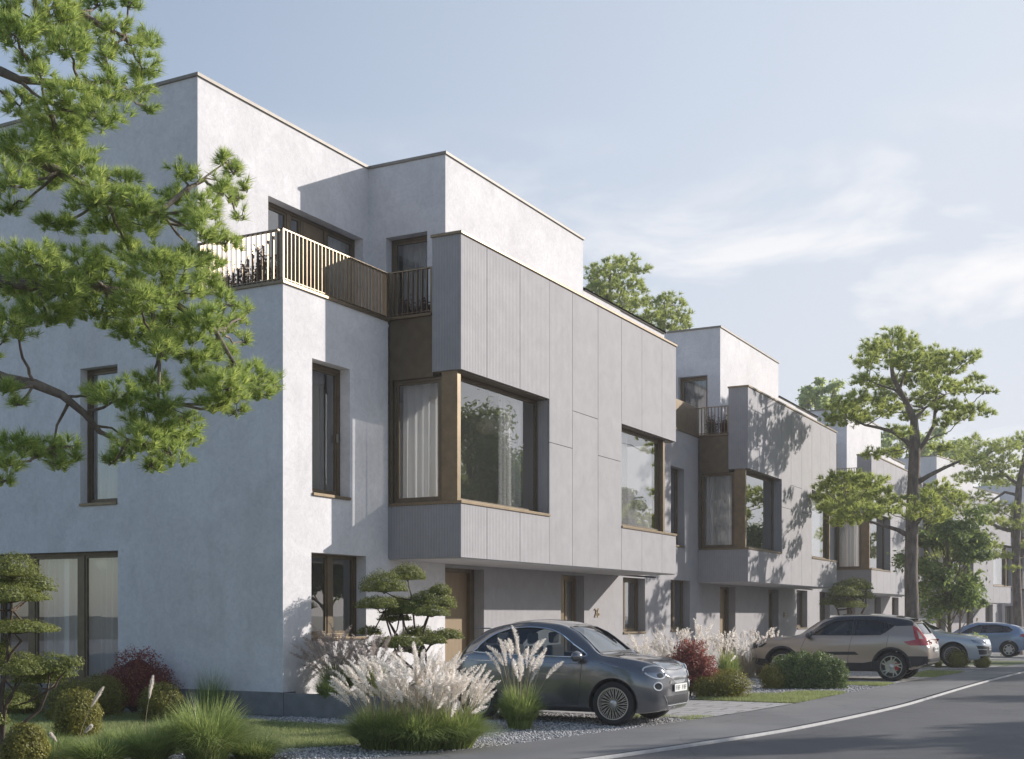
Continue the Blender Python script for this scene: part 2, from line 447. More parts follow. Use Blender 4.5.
def mat_paver():
    m, n, l, b = newmat('concrete_pavers'); setp(b, None, 0.85)
    t = n.new('ShaderNodeTexCoord'); v = t.outputs['Object']
    q = n.new('ShaderNodeMapping'); q.inputs['Rotation'].default_value = (0, 0, R(90)); l.new(v, q.inputs[0])
    br = n.new('ShaderNodeTexBrick'); br.inputs['Scale'].default_value = 1.0
    br.inputs['Mortar Size'].default_value = 0.016; br.inputs['Brick Width'].default_value = 0.8; br.inputs['Row Height'].default_value = 0.42
    br.inputs['Color1'].default_value = (0.42, 0.40, 0.38, 1); br.inputs['Color2'].default_value = (0.50, 0.48, 0.46, 1); br.inputs['Mortar'].default_value = (0.10, 0.10, 0.085, 1)
    l.new(q.outputs[0], br.inputs['Vector'])
    a = noise(n, l, 9, 6, 0.65, v); r = ramp(n, l, a.outputs['Fac'], [(0.3, (0.72, 0.72, 0.73)), (0.7, (1, 1, 1))])
    x = n.new('ShaderNodeMix'); x.data_type = 'RGBA'; x.blend_type = 'MULTIPLY'; x.inputs[0].default_value = 1
    l.new(br.outputs['Color'], x.inputs[6]); l.new(r.outputs[0], x.inputs[7]); l.new(x.outputs[2], b.inputs['Base Color'])
    bump(n, l, b, br.outputs['Fac'], -0.8, 0.01); return m
PAVER = mat_paver()
SOIL = mat_noisy('planting_soil', (0.05, 0.04, 0.03), (0.10, 0.08, 0.06), 12, 0.95, 0.8, 0.02, 40)
LAWN = mat_noisy('lawn_turf', (0.10, 0.125, 0.05), (0.16, 0.19, 0.08), 5, 0.95, 0.8, 0.02, 60)

g = MB(); gx = [-600, 20, 35, 45, 57, 75, 140, 1400]
g.add([(x, y, RZ-0.06+gz(min(x, 140))) for x in gx for y in (-700, 900)], [(2*i, 2*i+2, 2*i+3, 2*i+1) for i in range(7)])
struct(g.obj('ground', EARTH))
V, F = strip(lambda x: Yk(x)-ROADW, lambda x: Yk(x)-0.09, RZ); struct(npmesh('road', V, F, ASPH))
V, F = strip(lambda x: Yk(x)-ROADW-1.8, lambda x: Yk(x)-ROADW-0.16, 0.0); struct(npmesh('far_pavement', V, F, WALK))
def kerb(name, off, w):
    n = 170; X = np.linspace(-30, 140, n); vs = []; 
    prof = [(-0.0, RZ-0.03), (0.0, -0.012), (0.012, 0.006), (w, 0.006), (w, RZ-0.03)]
    for d, z in prof: vs.append(np.stack([X, Yk(X)+off+d, z+Gz(X)], 1))
    V = np.concatenate(vs); i = np.arange(n-1)
    F = np.concatenate([np.stack([i+k*n, i+1+k*n, i+1+(k+1)*n, i+(k+1)*n], 1) for k in range(4)])
    return struct(npmesh(name, V, F, KERB))
kerb('kerb', -0.09, 0.045)
kerb('kerb', -ROADW-0.16, 0.15)
V, F = strip(lambda x: Yk(x)+0.02, lambda x: Yw(x), 0.0); struct(npmesh('pavement', V, F, WALK))
V, F = strip(lambda x: Yw(x), lambda x: np.full_like(np.asarray(x, float), 60.0), -0.008); struct(npmesh('gravel_bed', V, F, GRAVEL))
V, F = strip(lambda x: np.full_like(np.asarray(x, float), -90.0), lambda x: Yk(x)-ROADW-1.8, -0.01); struct(npmesh('verge', V, F, EARTH))
# planting lawn and driveways, each a few millimetres above the gravel
def yw(x): return float(Yw(x))
poly('lawn', [(6, 12.3), (9.2, 11.2), (11.6, 9.75), (12.3, 9.15), (13.2, 8.75), (14.3, 9.4), (14.75, 11), (14.75, 24), (6, 24)], 0.004, LAWN)
poly('lawn', [(22.35, yw(22.35)+.02), (25.9, yw(25.9)+.02), (25.6, 6.9), (24.5, 7.7), (22.35, 8.2)], 0.004, LAWN)
poly('lawn', [(29.0, yw(29)+.02), (30.2, yw(30.2)+.02), (30.2, 7.0), (29.0, 7.2)], 0.004, LAWN)
poly('lawn', [(34.2, yw(34.2)+.02), (38.5, yw(38.5)+.02), (38.5, 6.6), (34.2, 6.6)], 0.004, LAWN)
poly('lawn', [(44.4, yw(44.4)+.02), (51.5, yw(51.5)+.02), (51.5, 10), (44.4, 10)], 0.004, LAWN)
poly('driveway', [(18.35, yw(18.35)+.01), (20.2, yw(20.2)+.01), (22.2, yw(22.2)+.01), (22.2, 12.2), (18.35, 12.2)], 0.004, PAVER)
poly('driveway', [(30.2, yw(30.2)+.01), (34.1, yw(34.1)+.01), (34.1, 12.2), (30.2, 12.2)], 0.008, PAVER)
poly('driveway', [(40.4, yw(40.4)+.01), (44.4, yw(44.4)+.01), (44.4, 12.2), (40.4, 12.2)], 0.008, PAVER)
poly('driveway', [(53.0, yw(53.0)+.01), (56.5, yw(56.5)+.01), (56.5, 12.2), (53.0, 12.2)], 0.008, PAVER)
# loose pebbles over the near gravel
def inpoly(x, y, P):
    c = np.zeros(len(x), bool); j = len(P)-1
    for i in range(len(P)):
        xi, yi = P[i]; xj, yj = P[j]
        k = ((yi > y) != (yj > y)) & (x < (xj-xi)*(y-yi)/(yj-yi+1e-12)+xi); c ^= k; j = i
    return c
LAWN1 = [(6, 12.3), (9.2, 11.2), (11.6, 9.75), (12.3, 9.15), (13.2, 8.75), (14.3, 9.4), (14.75, 11), (14.75, 24), (6, 24)]
def pebbles(n, x0, x1, y0, y1, s0, s1):
    x = rng.uniform(x0, x1, n); y = rng.uniform(y0, y1, n)
    k = (y > Yw(x)-0.03) & ~inpoly(x, y, LAWN1) & ~((x > 18.3) & (x < 22.2)) & ~((x > 22.3) & (x < 26) & (y < 8.2-(x-22.3)*0.38))
    x, y = x[k], y[k]; n = len(x); s = rng.uniform(s0, s1, n)
    base = np.array([(1,0,0),(0,1,0),(-1,0,0),(0,-1,0),(0,0,.7),(0,0,-.5)], float)
    tri = np.array([(0,1,4),(1,2,4),(2,3,4),(3,0,4),(1,0,5),(2,1,5),(3,2,5),(0,3,5)])
    V = base[None]*s[:, None, None]*rng.uniform(0.65, 1.35, (n, 6, 3))
    a = rng.uniform(0, 6.28, n); c, d = np.cos(a)[:, None], np.sin(a)[:, None]
    X = V[..., 0]*c-V[..., 1]*d; Y = V[..., 0]*d+V[..., 1]*c
    V = np.stack([X+x[:, None], Y+y[:, None], V[..., 2]+s[:, None]*rng.uniform(0.0, 0.5, (n, 1))-0.008+Gz(x)[:, None]], -1)
    return V.reshape(-1, 3), (tri[None]+6*np.arange(n)[:, None, None]).reshape(-1, 3)
V1, F1 = pebbles(26000, 10.5, 18.3, 6.7, 12.4, 0.009, 0.022)
V2, F2 = pebbles(9000, 22.3, 31, 5.9, 10.5, 0.013, 0.026)
V = np.concatenate([V1, V2]); F = np.concatenate([F1, F2+len(V1)])
o = npmesh('gravel', V, F, PEBBLE); struct(o, 'stuff', 'loose grey pebbles lying over the gravel beds', 'gravel')
# lawn blades
GRASS = mat_leaf('grass_blade', (0.15, 0.19, 0.07), (0.28, 0.33, 0.14), (0.44, 0.46, 0.25), 0.4)
def blades(x, y, z, h, w, lean=0.5):
    n = len(x); a = rng.uniform(0, 6.28, n); b = rng.uniform(0, 6.28, n); z = z+Gz(x)
    wx, wy = np.cos(a)*w, np.sin(a)*w; lx, ly = np.cos(b)*h*lean*rng.uniform(0, 1, n), np.sin(b)*h*lean*rng.uniform(0, 1, n)
    p0 = np.stack([x-wx, y-wy, z+0*x], 1); p1 = np.stack([x+wx, y+wy, z+0*x], 1); p2 = np.stack([x+lx, y+ly, z+h], 1)
    V = np.stack([p0, p1, p2], 1).reshape(-1, 3); F = np.arange(3*n).reshape(-1, 3)
    return V, F
def lawn_blades(n, box, test):
    x = rng.uniform(box[0], box[1], n); y = rng.uniform(box[2], box[3], n); k = test(x, y); x, y = x[k], y[k]
    # uneven edges and thickness
    d = np.sin(x*3.1+1)*np.sin(y*2.7)+np.sin(x*7.3)*np.sin(y*6.1)*0.5
    h = rng.uniform(0.03, 0.065, len(x))*(1+0.25*d)
    return blades(x, y, 0.0, h, rng.uniform(0.0025, 0.005, len(x)), 0.7)
parts = [lawn_blades(110000, (9.5, 14.85, 8.7, 16.5), lambda x, y: inpoly(x, y, [(p[0]+(0.05 if p[0] > 14 else 0), p[1]-0.06) for p in LAWN1])),
         lawn_blades(26000, (22.3, 26, 5.9, 9), lambda x, y: (y > Yw(x)) & (y < 8.2-(x-22.3)*0.38+0.15*np.sin(x*5))),
         lawn_blades(6000, (29, 30.2, 5.9, 7), lambda x, y: (y > Yw(x))),
         lawn_blades(7000, (34.2, 38.5, 5.6, 6.6), lambda x, y: (y > Yw(x))),
         lawn_blades(3500, (17.9, 19.5, 6.2, 7.6), lambda x, y: (y > Yw(x)) & (np.abs(x-18.4) < 0.25+0.2*np.sin(y*7)))]
off = 0; VV = []; FF = []
for v, f in parts: VV.append(v); FF.append(f+off); off += len(v)
struct(npmesh('grass', np.concatenate(VV), np.concatenate(FF), GRASS), 'stuff', 'short mown green grass of the front lawns', 'grass')
# ------------------------------------------------------------------ the terraced houses
def pbox(m, ax, pos, u0, u1, d0, d1, v0, v1):
    if ax == 'y': m.box(u0, u1, pos-d0, pos-d1, v0, v1)
    elif ax == 'x': m.box(pos-d0, pos-d1, u0, u1, v0, v1)
    else: m.box(pos+d0, pos+d1, u0, u1, v0, v1)
def ppt(ax, pos, u, d, v):
    return (u, pos-d, v) if ax == 'y' else ((pos-d, u, v) if ax == 'x' else (pos+d, u, v))
def wallgrid(m, ax, pos, th, u0, u1, v0, v1, holes):
    us = sorted({u0, u1} | {min(max(h[0], u0), u1) for h in holes} | {min(max(h[1], u0), u1) for h in holes})
    for a, b in zip(us[:-1], us[1:]):
        if b-a < 1e-6: continue
        mid = (a+b)/2; vs = [v0]
        hs = sorted([(h[2], h[3]) for h in holes if h[0] < mid < h[1]])
        cur = v0
        for z0, z1 in hs:
            if z0 > cur+1e-6: pbox(m, ax, pos, a, b, -th, 0, cur, z0)
            cur = max(cur, z1)
        if cur < v1-1e-6: pbox(m, ax, pos, a, b, -th, 0, cur, v1)
def curtain(ax, pos, u0, u1, d, v0, v1, parent, label=None):
    nx = max(16, int((u1-u0)*42)); m = MB(); vs = []; ph = rnd.uniform(0, 6)
    for j, v in enumerate((v0, (v0+v1)/2, v1)):
        k = (1.15, 1.0, 0.75)[j]
        for i in range(nx+1):
            u = u0+(u1-u0)*i/nx
            w = math.sin(u*46+ph+0.8*math.sin(u*7))*0.040+math.sin(u*17+ph*2)*0.026
            vs.append(ppt(ax, pos, u, d+w*k, v))
    fs = [(j*(nx+1)+i, j*(nx+1)+i+1, (j+1)*(nx+1)+i+1, (j+1)*(nx+1)+i) for j in range(2) for i in range(nx)]
    m.add(vs, fs); return m.obj('curtain', CURT, parent, smooth=True, fixn=False)
def window(ax, pos, u0, u1, v0, v1, parent, mull=(), depth=0.2, fr=0.06, sill=True, name='window', mat=None, cur=None, solid=(), trans=(), curd=0.3, ft=0.08, glass=None, silld=0.035, handle=False):
    mat = mat or BRONZE_D
    m = MB(); d0, d1 = -depth-ft, -depth
    e = 0.002
    pbox(m, ax, pos, u0+e, u1-e, d0, d1, v1-fr, v1-e); pbox(m, ax, pos, u0+e, u1-e, d0, d1, v0+e, v0+fr)
    pbox(m, ax, pos, u0+e, u0+fr, d0, d1, v0+fr, v1-fr); pbox(m, ax, pos, u1-fr, u1-e, d0, d1, v0+fr, v1-fr)
    us = [u0+fr]
    for a, w in mull:
        pbox(m, ax, pos, a-w/2, a+w/2, d0+0.003, d1-0.003, v0+fr, v1-fr)
    for z in trans: pbox(m, ax, pos, u0+fr, u1-fr, d0+0.006, d1-0.006, z-0.03, z+0.03)
    w = m.obj(name, mat, parent, bevel=0.004)
    edges = [u0+fr] + [x for a, ww in mull for x in (a-ww/2, a+ww/2)] + [u1-fr]
    for i in range(0, len(edges), 2):
        a, b = edges[i], edges[i+1]
        if (i//2) in solid:
            q = MB(); pbox(q, ax, pos, a, b, d0+0.02, d1-0.02, v0+fr, v1-fr); q.obj('panel', BRONZE, w)
        else:
            # sash
            q = MB(); s = 0.045
            pbox(q, ax, pos, a, b, d0+0.012, d1-0.018, v0+fr, v0+fr+s); pbox(q, ax, pos, a, b, d0+0.012, d1-0.018, v1-fr-s, v1-fr)
            pbox(q, ax, pos, a, a+s, d0+0.012, d1-0.018, v0+fr+s, v1-fr-s); pbox(q, ax, pos, b-s, b, d0+0.012, d1-0.018, v0+fr+s, v1-fr-s)
            if fr > 0.03: q.obj('sash', mat, w)
            q = MB(); q.add([ppt(ax, pos, a, -depth-ft*0.5, v0+fr), ppt(ax, pos, b, -depth-ft*0.5, v0+fr), ppt(ax, pos, b, -depth-ft*0.5, v1-fr), ppt(ax, pos, a, -depth-ft*0.5, v1-fr)], [(0, 1, 2, 3)] if ax != 'x' else [(3, 2, 1, 0)])
            q.obj('pane', glass or GLASS, w, fixn=False)
    if handle:
        q = MB(); uu = u1-fr-0.02; zz = (v0+v1)/2-0.15
        pbox(q, ax, pos, uu-0.03, uu+0.0, d1+0.002, d1+0.03, zz, zz+0.14); q.obj('handle', COPING, w, bevel=0.005)
    if sill:
        q = MB(); pbox(q, ax, pos, u0+0.003, u1-0.003, d1, silld, v0-0.035, v0+0.012); q.obj('sill', BRONZE, w, bevel=0.004)
    if cur:
        for a, b in cur: curtain(ax, pos, a, b, -depth-curd, v0+0.03, v1+0.02, w)
    return w
def coping(m, x0, x1, y0, y1, z, o=0.03, h=0.06):
    m.box(x0-o, x1+o, y0-o, y1+o, z, z+h)
def rail(parent, ax, pos, u0, u1, z0, z1, pitch=0.10, posts=True, first=True):
    m = MB(); n = int(round((u1-u0)/pitch))
    for i in range(n+1):
        u = u0+(u1-u0)*i/n
        pbox(m, ax, pos, u-0.007, u+0.007, -0.055, -0.005, z0, z1-0.02)
    pbox(m, ax, pos, u0-0.02, u1+0.02, -0.065, 0.0, z1-0.02, z1)
    pbox(m, ax, pos, u0-0.02, u1+0.02, -0.060, -0.004, z0+0.03, z0+0.045)
    if posts:
        for u in posts: pbox(m, ax, pos, u-0.02, u+0.02, -0.06, 0.002, z0, z1)
    return m.obj('railing', BRONZE, parent)
ZT = 6.79
NUMM = mat_simple('number_metal', (0.38, 0.31, 0.21), 0.4, 0.3)
def build_house(name, label, loc, rz=0.0, gable=False, num='26', dz=0.0, full=True, group='terraced houses of the row'):
    H = thing(name, label, 'house', (loc[0], loc[1], loc[2]), rz, group)
    xs = -2.96 if gable else -2.71
    xe = 13.51
    D = 9.2
    e = 0.002
    # --- ground + first floor front wall
    up = (-2.21, -1.16, 3.56, 5.75); dn = (-2.23, -0.68, 1.2, 2.65)
    m = MB()
    th = 0.36
    wallgrid(m, 'y', 0, th, xs, 1.96, 0.0 if not gable else 0.0, 2.60, [dn])
    wallgrid(m, 'y', 0, th, xs, 0.0-0.0, 2.60, ZT, [up])
    m.obj('front_wall', PLASTER if gable else CLAD, H); m = MB()
    wallgrid(m, 'y', 0, th, 12.9, xe, 0.0, 2.60, [])
    wallgrid(m, 'y', 0, th, 10.42, xe, 2.60, 6.84, [])
    m.obj('front_wall', CLAD, H); m = MB()
    wallgrid(m, 'y', 0, th, 10.42, xe, 6.84, 9.22, [])
    m.obj('front_wall', PLASTER, H)
    # grey fluted wall under the bay
    m = MB()
    wallgrid(m, 'y', 0, th, 1.96, 12.9, 0.0, 2.56, [(1.96, 3.48, 0, 2.5), (7.05, 8.31, 0, 2.5), (10.64, 12.12, 1.13, 2.53)])
    m.obj('ground_floor_wall', CLAD, H)
    # back part of the bay openings and party walls
    if gable:
        m = MB()
        gw = [(3.53, 4.41, 3.5, 5.85), (3.52, 6.6, 0.42, 2.68)]
        m2 = [(3.53, 4.41, 3.5, 5.85), (3.52, 6.6, 0.42, 2.68)]
        wallgrid(m, 'x', xs, 0.36, th, 1.75, 0.37, ZT, [])
        wallgrid(m, 'x', xs, 0.36, 1.75, D, 0.37, 10.39, gw)
        m.box(xs, xs+0.36, 0.0+e, th, 0.372, ZT-e) if False else None
        m.obj('gable_wall', PLASTER, H)
        m = MB(); m.box(xs-0.012, xs+0.3, -0.012, D, 0.0, 0.37); m.obj('plinth', PLINTH, H)
        w = window('x', xs, 3.53, 4.41, 3.5, 5.85, H, depth=0.16, fr=0.05, cur=[(3.58, 4.38)], curd=0.2)
        w = window('x', xs, 3.52, 6.6, 0.42, 2.68, H, mull=[(4.55, 0.14), (5.78, 0.14)], depth=0.16, fr=0.06, cur=[(3.56, 4.52), (4.58, 5.74)], curd=0.2)
    else:
        m = MB(); m.box(xs-0.0, xs+0.2, th, D, 0.0, ZT-0.3); m.obj('party_wall', PLASTER_IN, H)
    # rear and far walls, roofs
    m = MB(); m.box(xs, xe, D-0.3, D, 0.0, 9.1); m.obj('rear_wall', PLASTER, H)
    m = MB(); m.box(xe-0.2, xe-e, th+0.01, D-0.31, 0.0, 9.1); m.obj('party_wall', PLASTER_IN, H)
    # upper storey
    zt = 10.39 if gable else 9.22
    m = MB()
    wallgrid(m, 'y', 1.75, 0.3, xs + (0.36 if gable else 0), 1.94, ZT-0.02, zt, [(-1.16, 1.75, ZT+0.1, 8.97)])
    if gable: wallgrid(m, 'y', 1.75, 0.3, xs, xs+0.36-e, ZT, zt, []) if False else None
    m.obj('upper_wall', PLASTER, H)
    m = MB()
    wallgrid(m, 'x', 1.94, 0.3, -0.02+0.3, 2.05, ZT-0.02, 10.39, [(0.39, 1.34, ZT+0.06, 8.98)])
    wallgrid(m, 'y', -0.02, 0.3, 1.94, 8.2, ZT-0.02, 10.39, [])
    m.box(7.9, 8.2, 0.28, D, 6.7, 10.39); m.box(1.94, 2.24, 2.05, D, 8.9, 10.39); m.box(2.24, 7.9, D-0.3, D-e, 9.1, 10.39)
    wallgrid(m, 'y', -0.022, 0.3, 8.2, 10.42, ZT-0.02, 9.22, [])
    m.obj('upper_block', PLASTER, H)
    # roofs
    m = MB()
    m.box(2.2, 7.92, 0.27, D-0.28, 10.05, 10.2)
    m.box(xs+0.3, 2.0, 2.0, D-0.28, zt-0.32, zt-0.2); m.box(8.15, xe-0.02, 0.2, D-0.28, 8.85, 9.0)
    m.box(xs+0.3, xe-0.21, 0.34, D-0.31, 6.32, 6.62)       # terrace slab
    m.box(0.2, 10.2, -1.3, 0.34, 6.32, 6.7)
    m.obj('roof', SHELL, H)
    m = MB()
    m.box(xs+0.3, xe-0.21, th+e, D-0.31, 2.75, 3.05); m.box(0.2, 10.2, -1.25, th, 2.64, 3.05)
    m.box(xs+0.3, xe-0.21, th+e, D-0.31, 0.02, 0.12)
    m.obj('floor_slab', FLOORM, H)
    for bb in ((xs+0.3, xe-0.3, 5.0, 5.12, 0.12, 2.75), (xs+0.3, xe-0.3, 4.4, 4.52, 3.05, 6.32), (-0.16, -0.06, th, 4.4, 3.05, 6.32), (5.0, 5.12, -1.0, 4.4, 3.05, 6.32), (1.2, 1.32, th, 5.0, 0.12, 2.75), (4.2, 4.32, th, 5.0, 0.12, 2.75), (9.6, 9.7, th, 5.0, 0.12, 2.75), (xs+0.3, 1.9, 5.2, 5.3, ZT, 9.0)):
        m = MB(); m.box(*bb); m.obj('room_wall', PLASTER_IN, H)
    # copings
    m = MB()
    o = 0.035
    def cop(x0, x1, y0, y1, z): m.box(x0, x1, y0, y1, z+e, z+0.055)
    if gable:
        cop(xs-o, xs+0.36, 1.75-o, D+o, 10.39); cop(xs+0.36, 1.94, 1.75-o, 2.1, 10.39)
    else: cop(xs-o, 1.94, 1.75-o, 2.1, 9.22)
    cop(1.94-o, 8.2+o, -0.02-o, 0.32, 10.39); cop(1.94-o, 2.28, 0.32, 1.75-o-e, 10.39); cop(7.86, 8.2+o, 0.32, D+o, 10.39)
    cop(8.2+o, xe+(3.0+1.65), -0.02-o, 0.32, 9.22) if not gable and False else cop(8.2+o, xe, -0.02-o, 0.32, 9.22)
    m.box(8.2+o, xe, -0.02-o, 0.3, 9.225, 9.275)
    m.obj('roof_coping', COPING, H)
    # --- the projecting bay
    cols = [0.0, 0.92, 2.19, 3.43, 4.49, 5.76, 7.03, 8.22, 9.48, 10.42]
    wl = (0.0, 3.43, 3.54, 5.82); wr = (7.03, 10.42, 3.54, 5.82)
    B0, B1, FY = 2.58, 8.15, -1.5
    m = MB()
    splits = {3: 4.97, 4: 5.74, 5: 4.97}
    gp = 0.006
    for i in range(9):
        a, b = cols[i]+(gp if i else 0), cols[i+1]-(gp if i < 8 else 0)
        if i < 3 or i > 5: segs = [(B0, 3.54), (5.82, B1)]
        else: segs = [(B0, splits[i]-gp), (splits[i]+gp, B1)]
        for z0, z1 in segs: m.box(a, b, FY, FY+0.045, z0, z1)
    # side faces
    m.box(0.0, 0.045, FY+0.045+e, 0.0, B0, 3.54); m.box(0.0, 0.045, FY+0.045+e, -0.92, 5.82, B1)
    m.box(10.375, 10.42, FY+0.045+e, -0.02, B0, 3.54); m.box(10.375, 10.42, FY+0.045+e, -0.02, 5.82, B1)
    m.obj('bay_cladding', CLAD, H)
    m = MB()  # carcass behind the cladding
    m.box(0.047, 10.373, FY+0.047, FY+0.25, B0+0.03, 3.5); m.box(0.047, 10.373, FY+0.047, FY+0.25, 5.86, B1-0.02)
    m.box(3.46, 7.0, FY+0.047, FY+0.3, 3.5, 5.86)
    m.box(0.047, 0.25, FY+0.25, 0.0, B0+0.03, 3.5); m.box(10.17, 10.373, FY+0.25, -0.02, B0+0.03, 3.5); m.box(10.17, 10.373, FY+0.25, -0.03, 5.86, B1-0.02)
    m.box(0.047, 10.2, FY+0.25, -0.93, 6.75, B1-0.04)
    m.obj('bay_frame', JOINT, H)
    m = MB(); m.box(0.03, 10.39, FY+0.03, -0.001, B0-0.02, B0+0.03); m.obj('bay_soffit', SOFFIT, H, bevel=0.004)
    m = MB(); m.box(3.432, 3.46, FY+0.05, FY+0.33, 3.54, 5.82); m.obj('window_reveal', CLAD, H); m = MB(); m.box(7.0, 7.028, FY+0.05, FY+0.33, 3.54, 5.82)
    m.obj('window_reveal', CLAD, H)
    m = MB(); m.box(-0.03, 10.45, FY-0.03, -0.90, B1, B1+0.05); m.obj('bay_coping', COPING if False else BRONZE, H, bevel=0.004)
    # bronze infill above the side window
    m = MB(); m.box(0.03, 0.2, -0.918, 0.0-e, 5.74, 6.81); m.obj('bronze_panel', BRONZE_D, H, bevel=0.004)
    m = MB(); m.box(0.03, 0.2, -0.073, -0.001, 3.56, 5.738); m.obj('window_post', BRONZE_D, H)
    m = MB(); m.box(-0.02, 0.3, -0.90, 0.0, 6.81, 6.86); m.box(xs-0.035 if gable else xs, 0.2, -0.035, 0.4, ZT, ZT+0.05) if gable else m.box(xs, 0.2, -0.035, 0.4, ZT, ZT+0.05)
    if gable: m.box(xs-0.035, xs+0.4, 0.401, 1.75-e, ZT, ZT+0.05)
    m.obj('terrace_coping', BRONZE, H, bevel=0.004)
    m = MB(); m.box(xs+0.3, 1.94, 0.36, 1.75, ZT-0.2, ZT-0.04); m.box(0.2, 1.94, -0.9, 0.36, ZT-0.2, ZT-0.04); m.obj('terrace_floor', SOFFIT, H)
    # bay windows
    zz0, zz1 = 3.54, 5.80
    w = window('y', FY, 0.172, 3.432, zz0+0.02, zz1, H, depth=0.26, fr=0.035, ft=0.07, sill=False, cur=[(2.3, 3.2)] if gable else [(0.5, 1.4)], curd=0.25, name='bay_window', mat=BRONZE_D)
    w2 = window('x', 0.045, -1.078, -0.075, zz0+0.02, zz1-0.06, H, depth=0.03, fr=0.05, ft=0.07, sill=False, cur=[(-1.03, -0.16)], curd=0.2, name='side_window', mat=BRONZE_D)
    m = MB(); m.box(0.045, 0.17, FY+0.1, FY+0.42, zz0+0.01, zz1+0.02); m.obj('corner_column', BRONZE, H, bevel=0.006)
    m = MB(); m.box(-0.025, 3.43, FY-0.025, FY+0.3, zz0-0.03, zz0+0.02); m.box(-0.025, 0.3, FY+0.3, -0.03, zz0-0.03, zz0+0.018)
    m.obj('bay_sill', BRONZE, H, bevel=0.004)
    m = MB(); m.box(0.05, 3.43, FY+0.05, FY+0.3, 5.795, 5.86); m.box(0.05, 0.3, FY+0.3, -0.93, 5.80, 5.87); m.obj('bay_head_trim', BRONZE_D, H); m = MB(); m.box(7.03, 10.36, FY+0.05, FY+0.3, 5.795, 5.86)
    m.obj('bay_head_trim', BRONZE_D, H)
    w = window('y', FY, 7.03, 9.86, zz0+0.02, zz1, H, depth=0.2, fr=0.035, ft=0.07, sill=False, cur=[(7.1, 8.3)], curd=0.25, name='bay_window', mat=BRONZE_D)
    m = MB(); m.box(9.86, 9.98, FY+0.12, FY+0.32, zz0+0.01, zz1+0.02); m.obj('corner_column', BRONZE, H, bevel=0.006)
    m = MB(); m.box(7.03, 10.445, FY-0.025, FY+0.3, zz0-0.03, zz0+0.02); m.box(10.1, 10.445, FY+0.3, -0.03, zz0-0.03, zz0+0.018); m.obj('bay_sill', BRONZE, H, bevel=0.004)
    w2 = window('X', 9.98, -1.16, -0.02, zz0+0.02, zz1, H, depth=0.02, fr=0.05, ft=0.06, sill=False, name='side_window', mat=BRONZE_D)
    # ordinary windows
    window('y', 0, *up, H, depth=0.2, fr=0.07, cur=[(-2.12, -1.3)], curd=0.25, handle=True)
    window('y', 0, *dn, H, mull=[(-1.45, 0.13)], depth=0.2, fr=0.07)
    window('y', 0, 10.64, 12.12, 1.13, 2.53, H, mull=[(11.2, 0.09)], depth=0.2, fr=0.07, cur=[(11.3, 12.0)], trans=())
    # upper window band
    window('y', 1.75, -1.16, 1.75, ZT+0.1, 8.97, H, mull=[(-0.33, 0.10), (0.08, 0.10), (0.80, 0.10)], solid=(2,), depth=0.2, fr=0.07, sill=False, cur=[(-1.05, -0.7), (0.9, 1.65)], curd=0.2)
    window('x', 1.94, 0.39, 1.34, ZT+0.06, 8.98, H, depth=0.2, fr=0.07, sill=False, cur=[(0.45, 1.3)], name='terrace_door')
    # doors
    dr = MB(); dr.box(1.98, 3.46, 0.30, 0.36, 0.0, 2.49)
    d = dr.obj('door', DOORM, H, bevel=0.004)
    m = MB(); m.box(1.962, 1.99, 0.22, 0.40, 0, 2.5); m.box(3.30, 3.478, 0.22, 0.40, 0, 2.5); m.box(1.99, 3.30, 0.24, 0.40, 2.42, 2.498); m.obj('door_frame', BRONZE_D, d, bevel=0.004)
    m = MB(); m.tube([(2.14, 0.25, 0.75), (2.14, 0.25, 1.75)], 0.015, 8); m.box(2.13, 2.15, 0.25, 0.30, 0.8, 0.83); m.box(2.13, 2.15, 0.25, 0.30, 1.67, 1.70); m.obj('handle', COPING, d)
    m = MB()
    m.box(7.052, 7.42, 0.10, 0.34, 0, 2.5)
    m.box(7.42, 7.62, 0.26, 0.34, 0, 2.5); m.box(7.62, 7.98, 0.12, 0.34, 0, 2.5) if False else None
    w = m.obj('bronze_panel', BRONZE, H, bevel=0.004)
    window('y', 0, 7.42, 8.308, 0.02, 2.5, H, depth=0.22, fr=0.09, sill=False, cur=[(7.5, 8.2)], curd=0.15, mull=[(7.78, 0.1)], mat=BRONZE, name='narrow_window')
    # railing and planting edge
    if gable:
        rail(H, 'y', 0.0, xs+0.02, -0.02, ZT+0.05, 7.66, posts=[xs+0.02, -0.02])
        rail(H, 'x', xs, 0.12, 1.73, ZT+0.05, 7.66, posts=[1.71])
        rail(H, 'x', 0.0, -0.9, -0.1, 6.86, 7.66, posts=[-0.02, -0.9])
    else:
        m = MB(); m.box(xs, -0.03, 0.0, 0.05, ZT+0.05, 7.66); m.obj('bronze_parapet', BRONZE, H, bevel=0.004)
        rail(H, 'x', 0.0, -0.9, -0.0, 6.86, 7.66, posts=[-0.9])
    # house number in bronze figures
    c = bpy.data.curves.new('number', 'FONT'); c.body = num; c.size = 0.30; c.extrude = 0.012
    t = bpy.data.objects.new('tmp', c); COL.objects.link(t)
    me = bpy.data.meshes.new_from_object(t.evaluated_get(bpy.context.evaluated_depsgraph_get()))
    bpy.data.objects.remove(t)
    o_ = link('house_number', me, NUMM, H); o_.location = (8.86, -0.016, 1.53); o_.rotation_euler = (R(90), 0, 0)
    return H
hA = build_house('terraced_house', 'near end house with shaded gable wall and wrap-around railed roof terrace', (18.69, 12.45, 0), 0, True, '26')
hB = build_house('terraced_house', 'second house of the row, its grey bay dappled with pine shadow, behind the beige off-roader', (34.91, 12.45, -0.05), 0, False, '28')
hC = build_house('terraced_house', 'third house of the row, its bay half hidden by the tall pine trunk', (51.6, 12.55, -0.12), R(-1), False, '30')
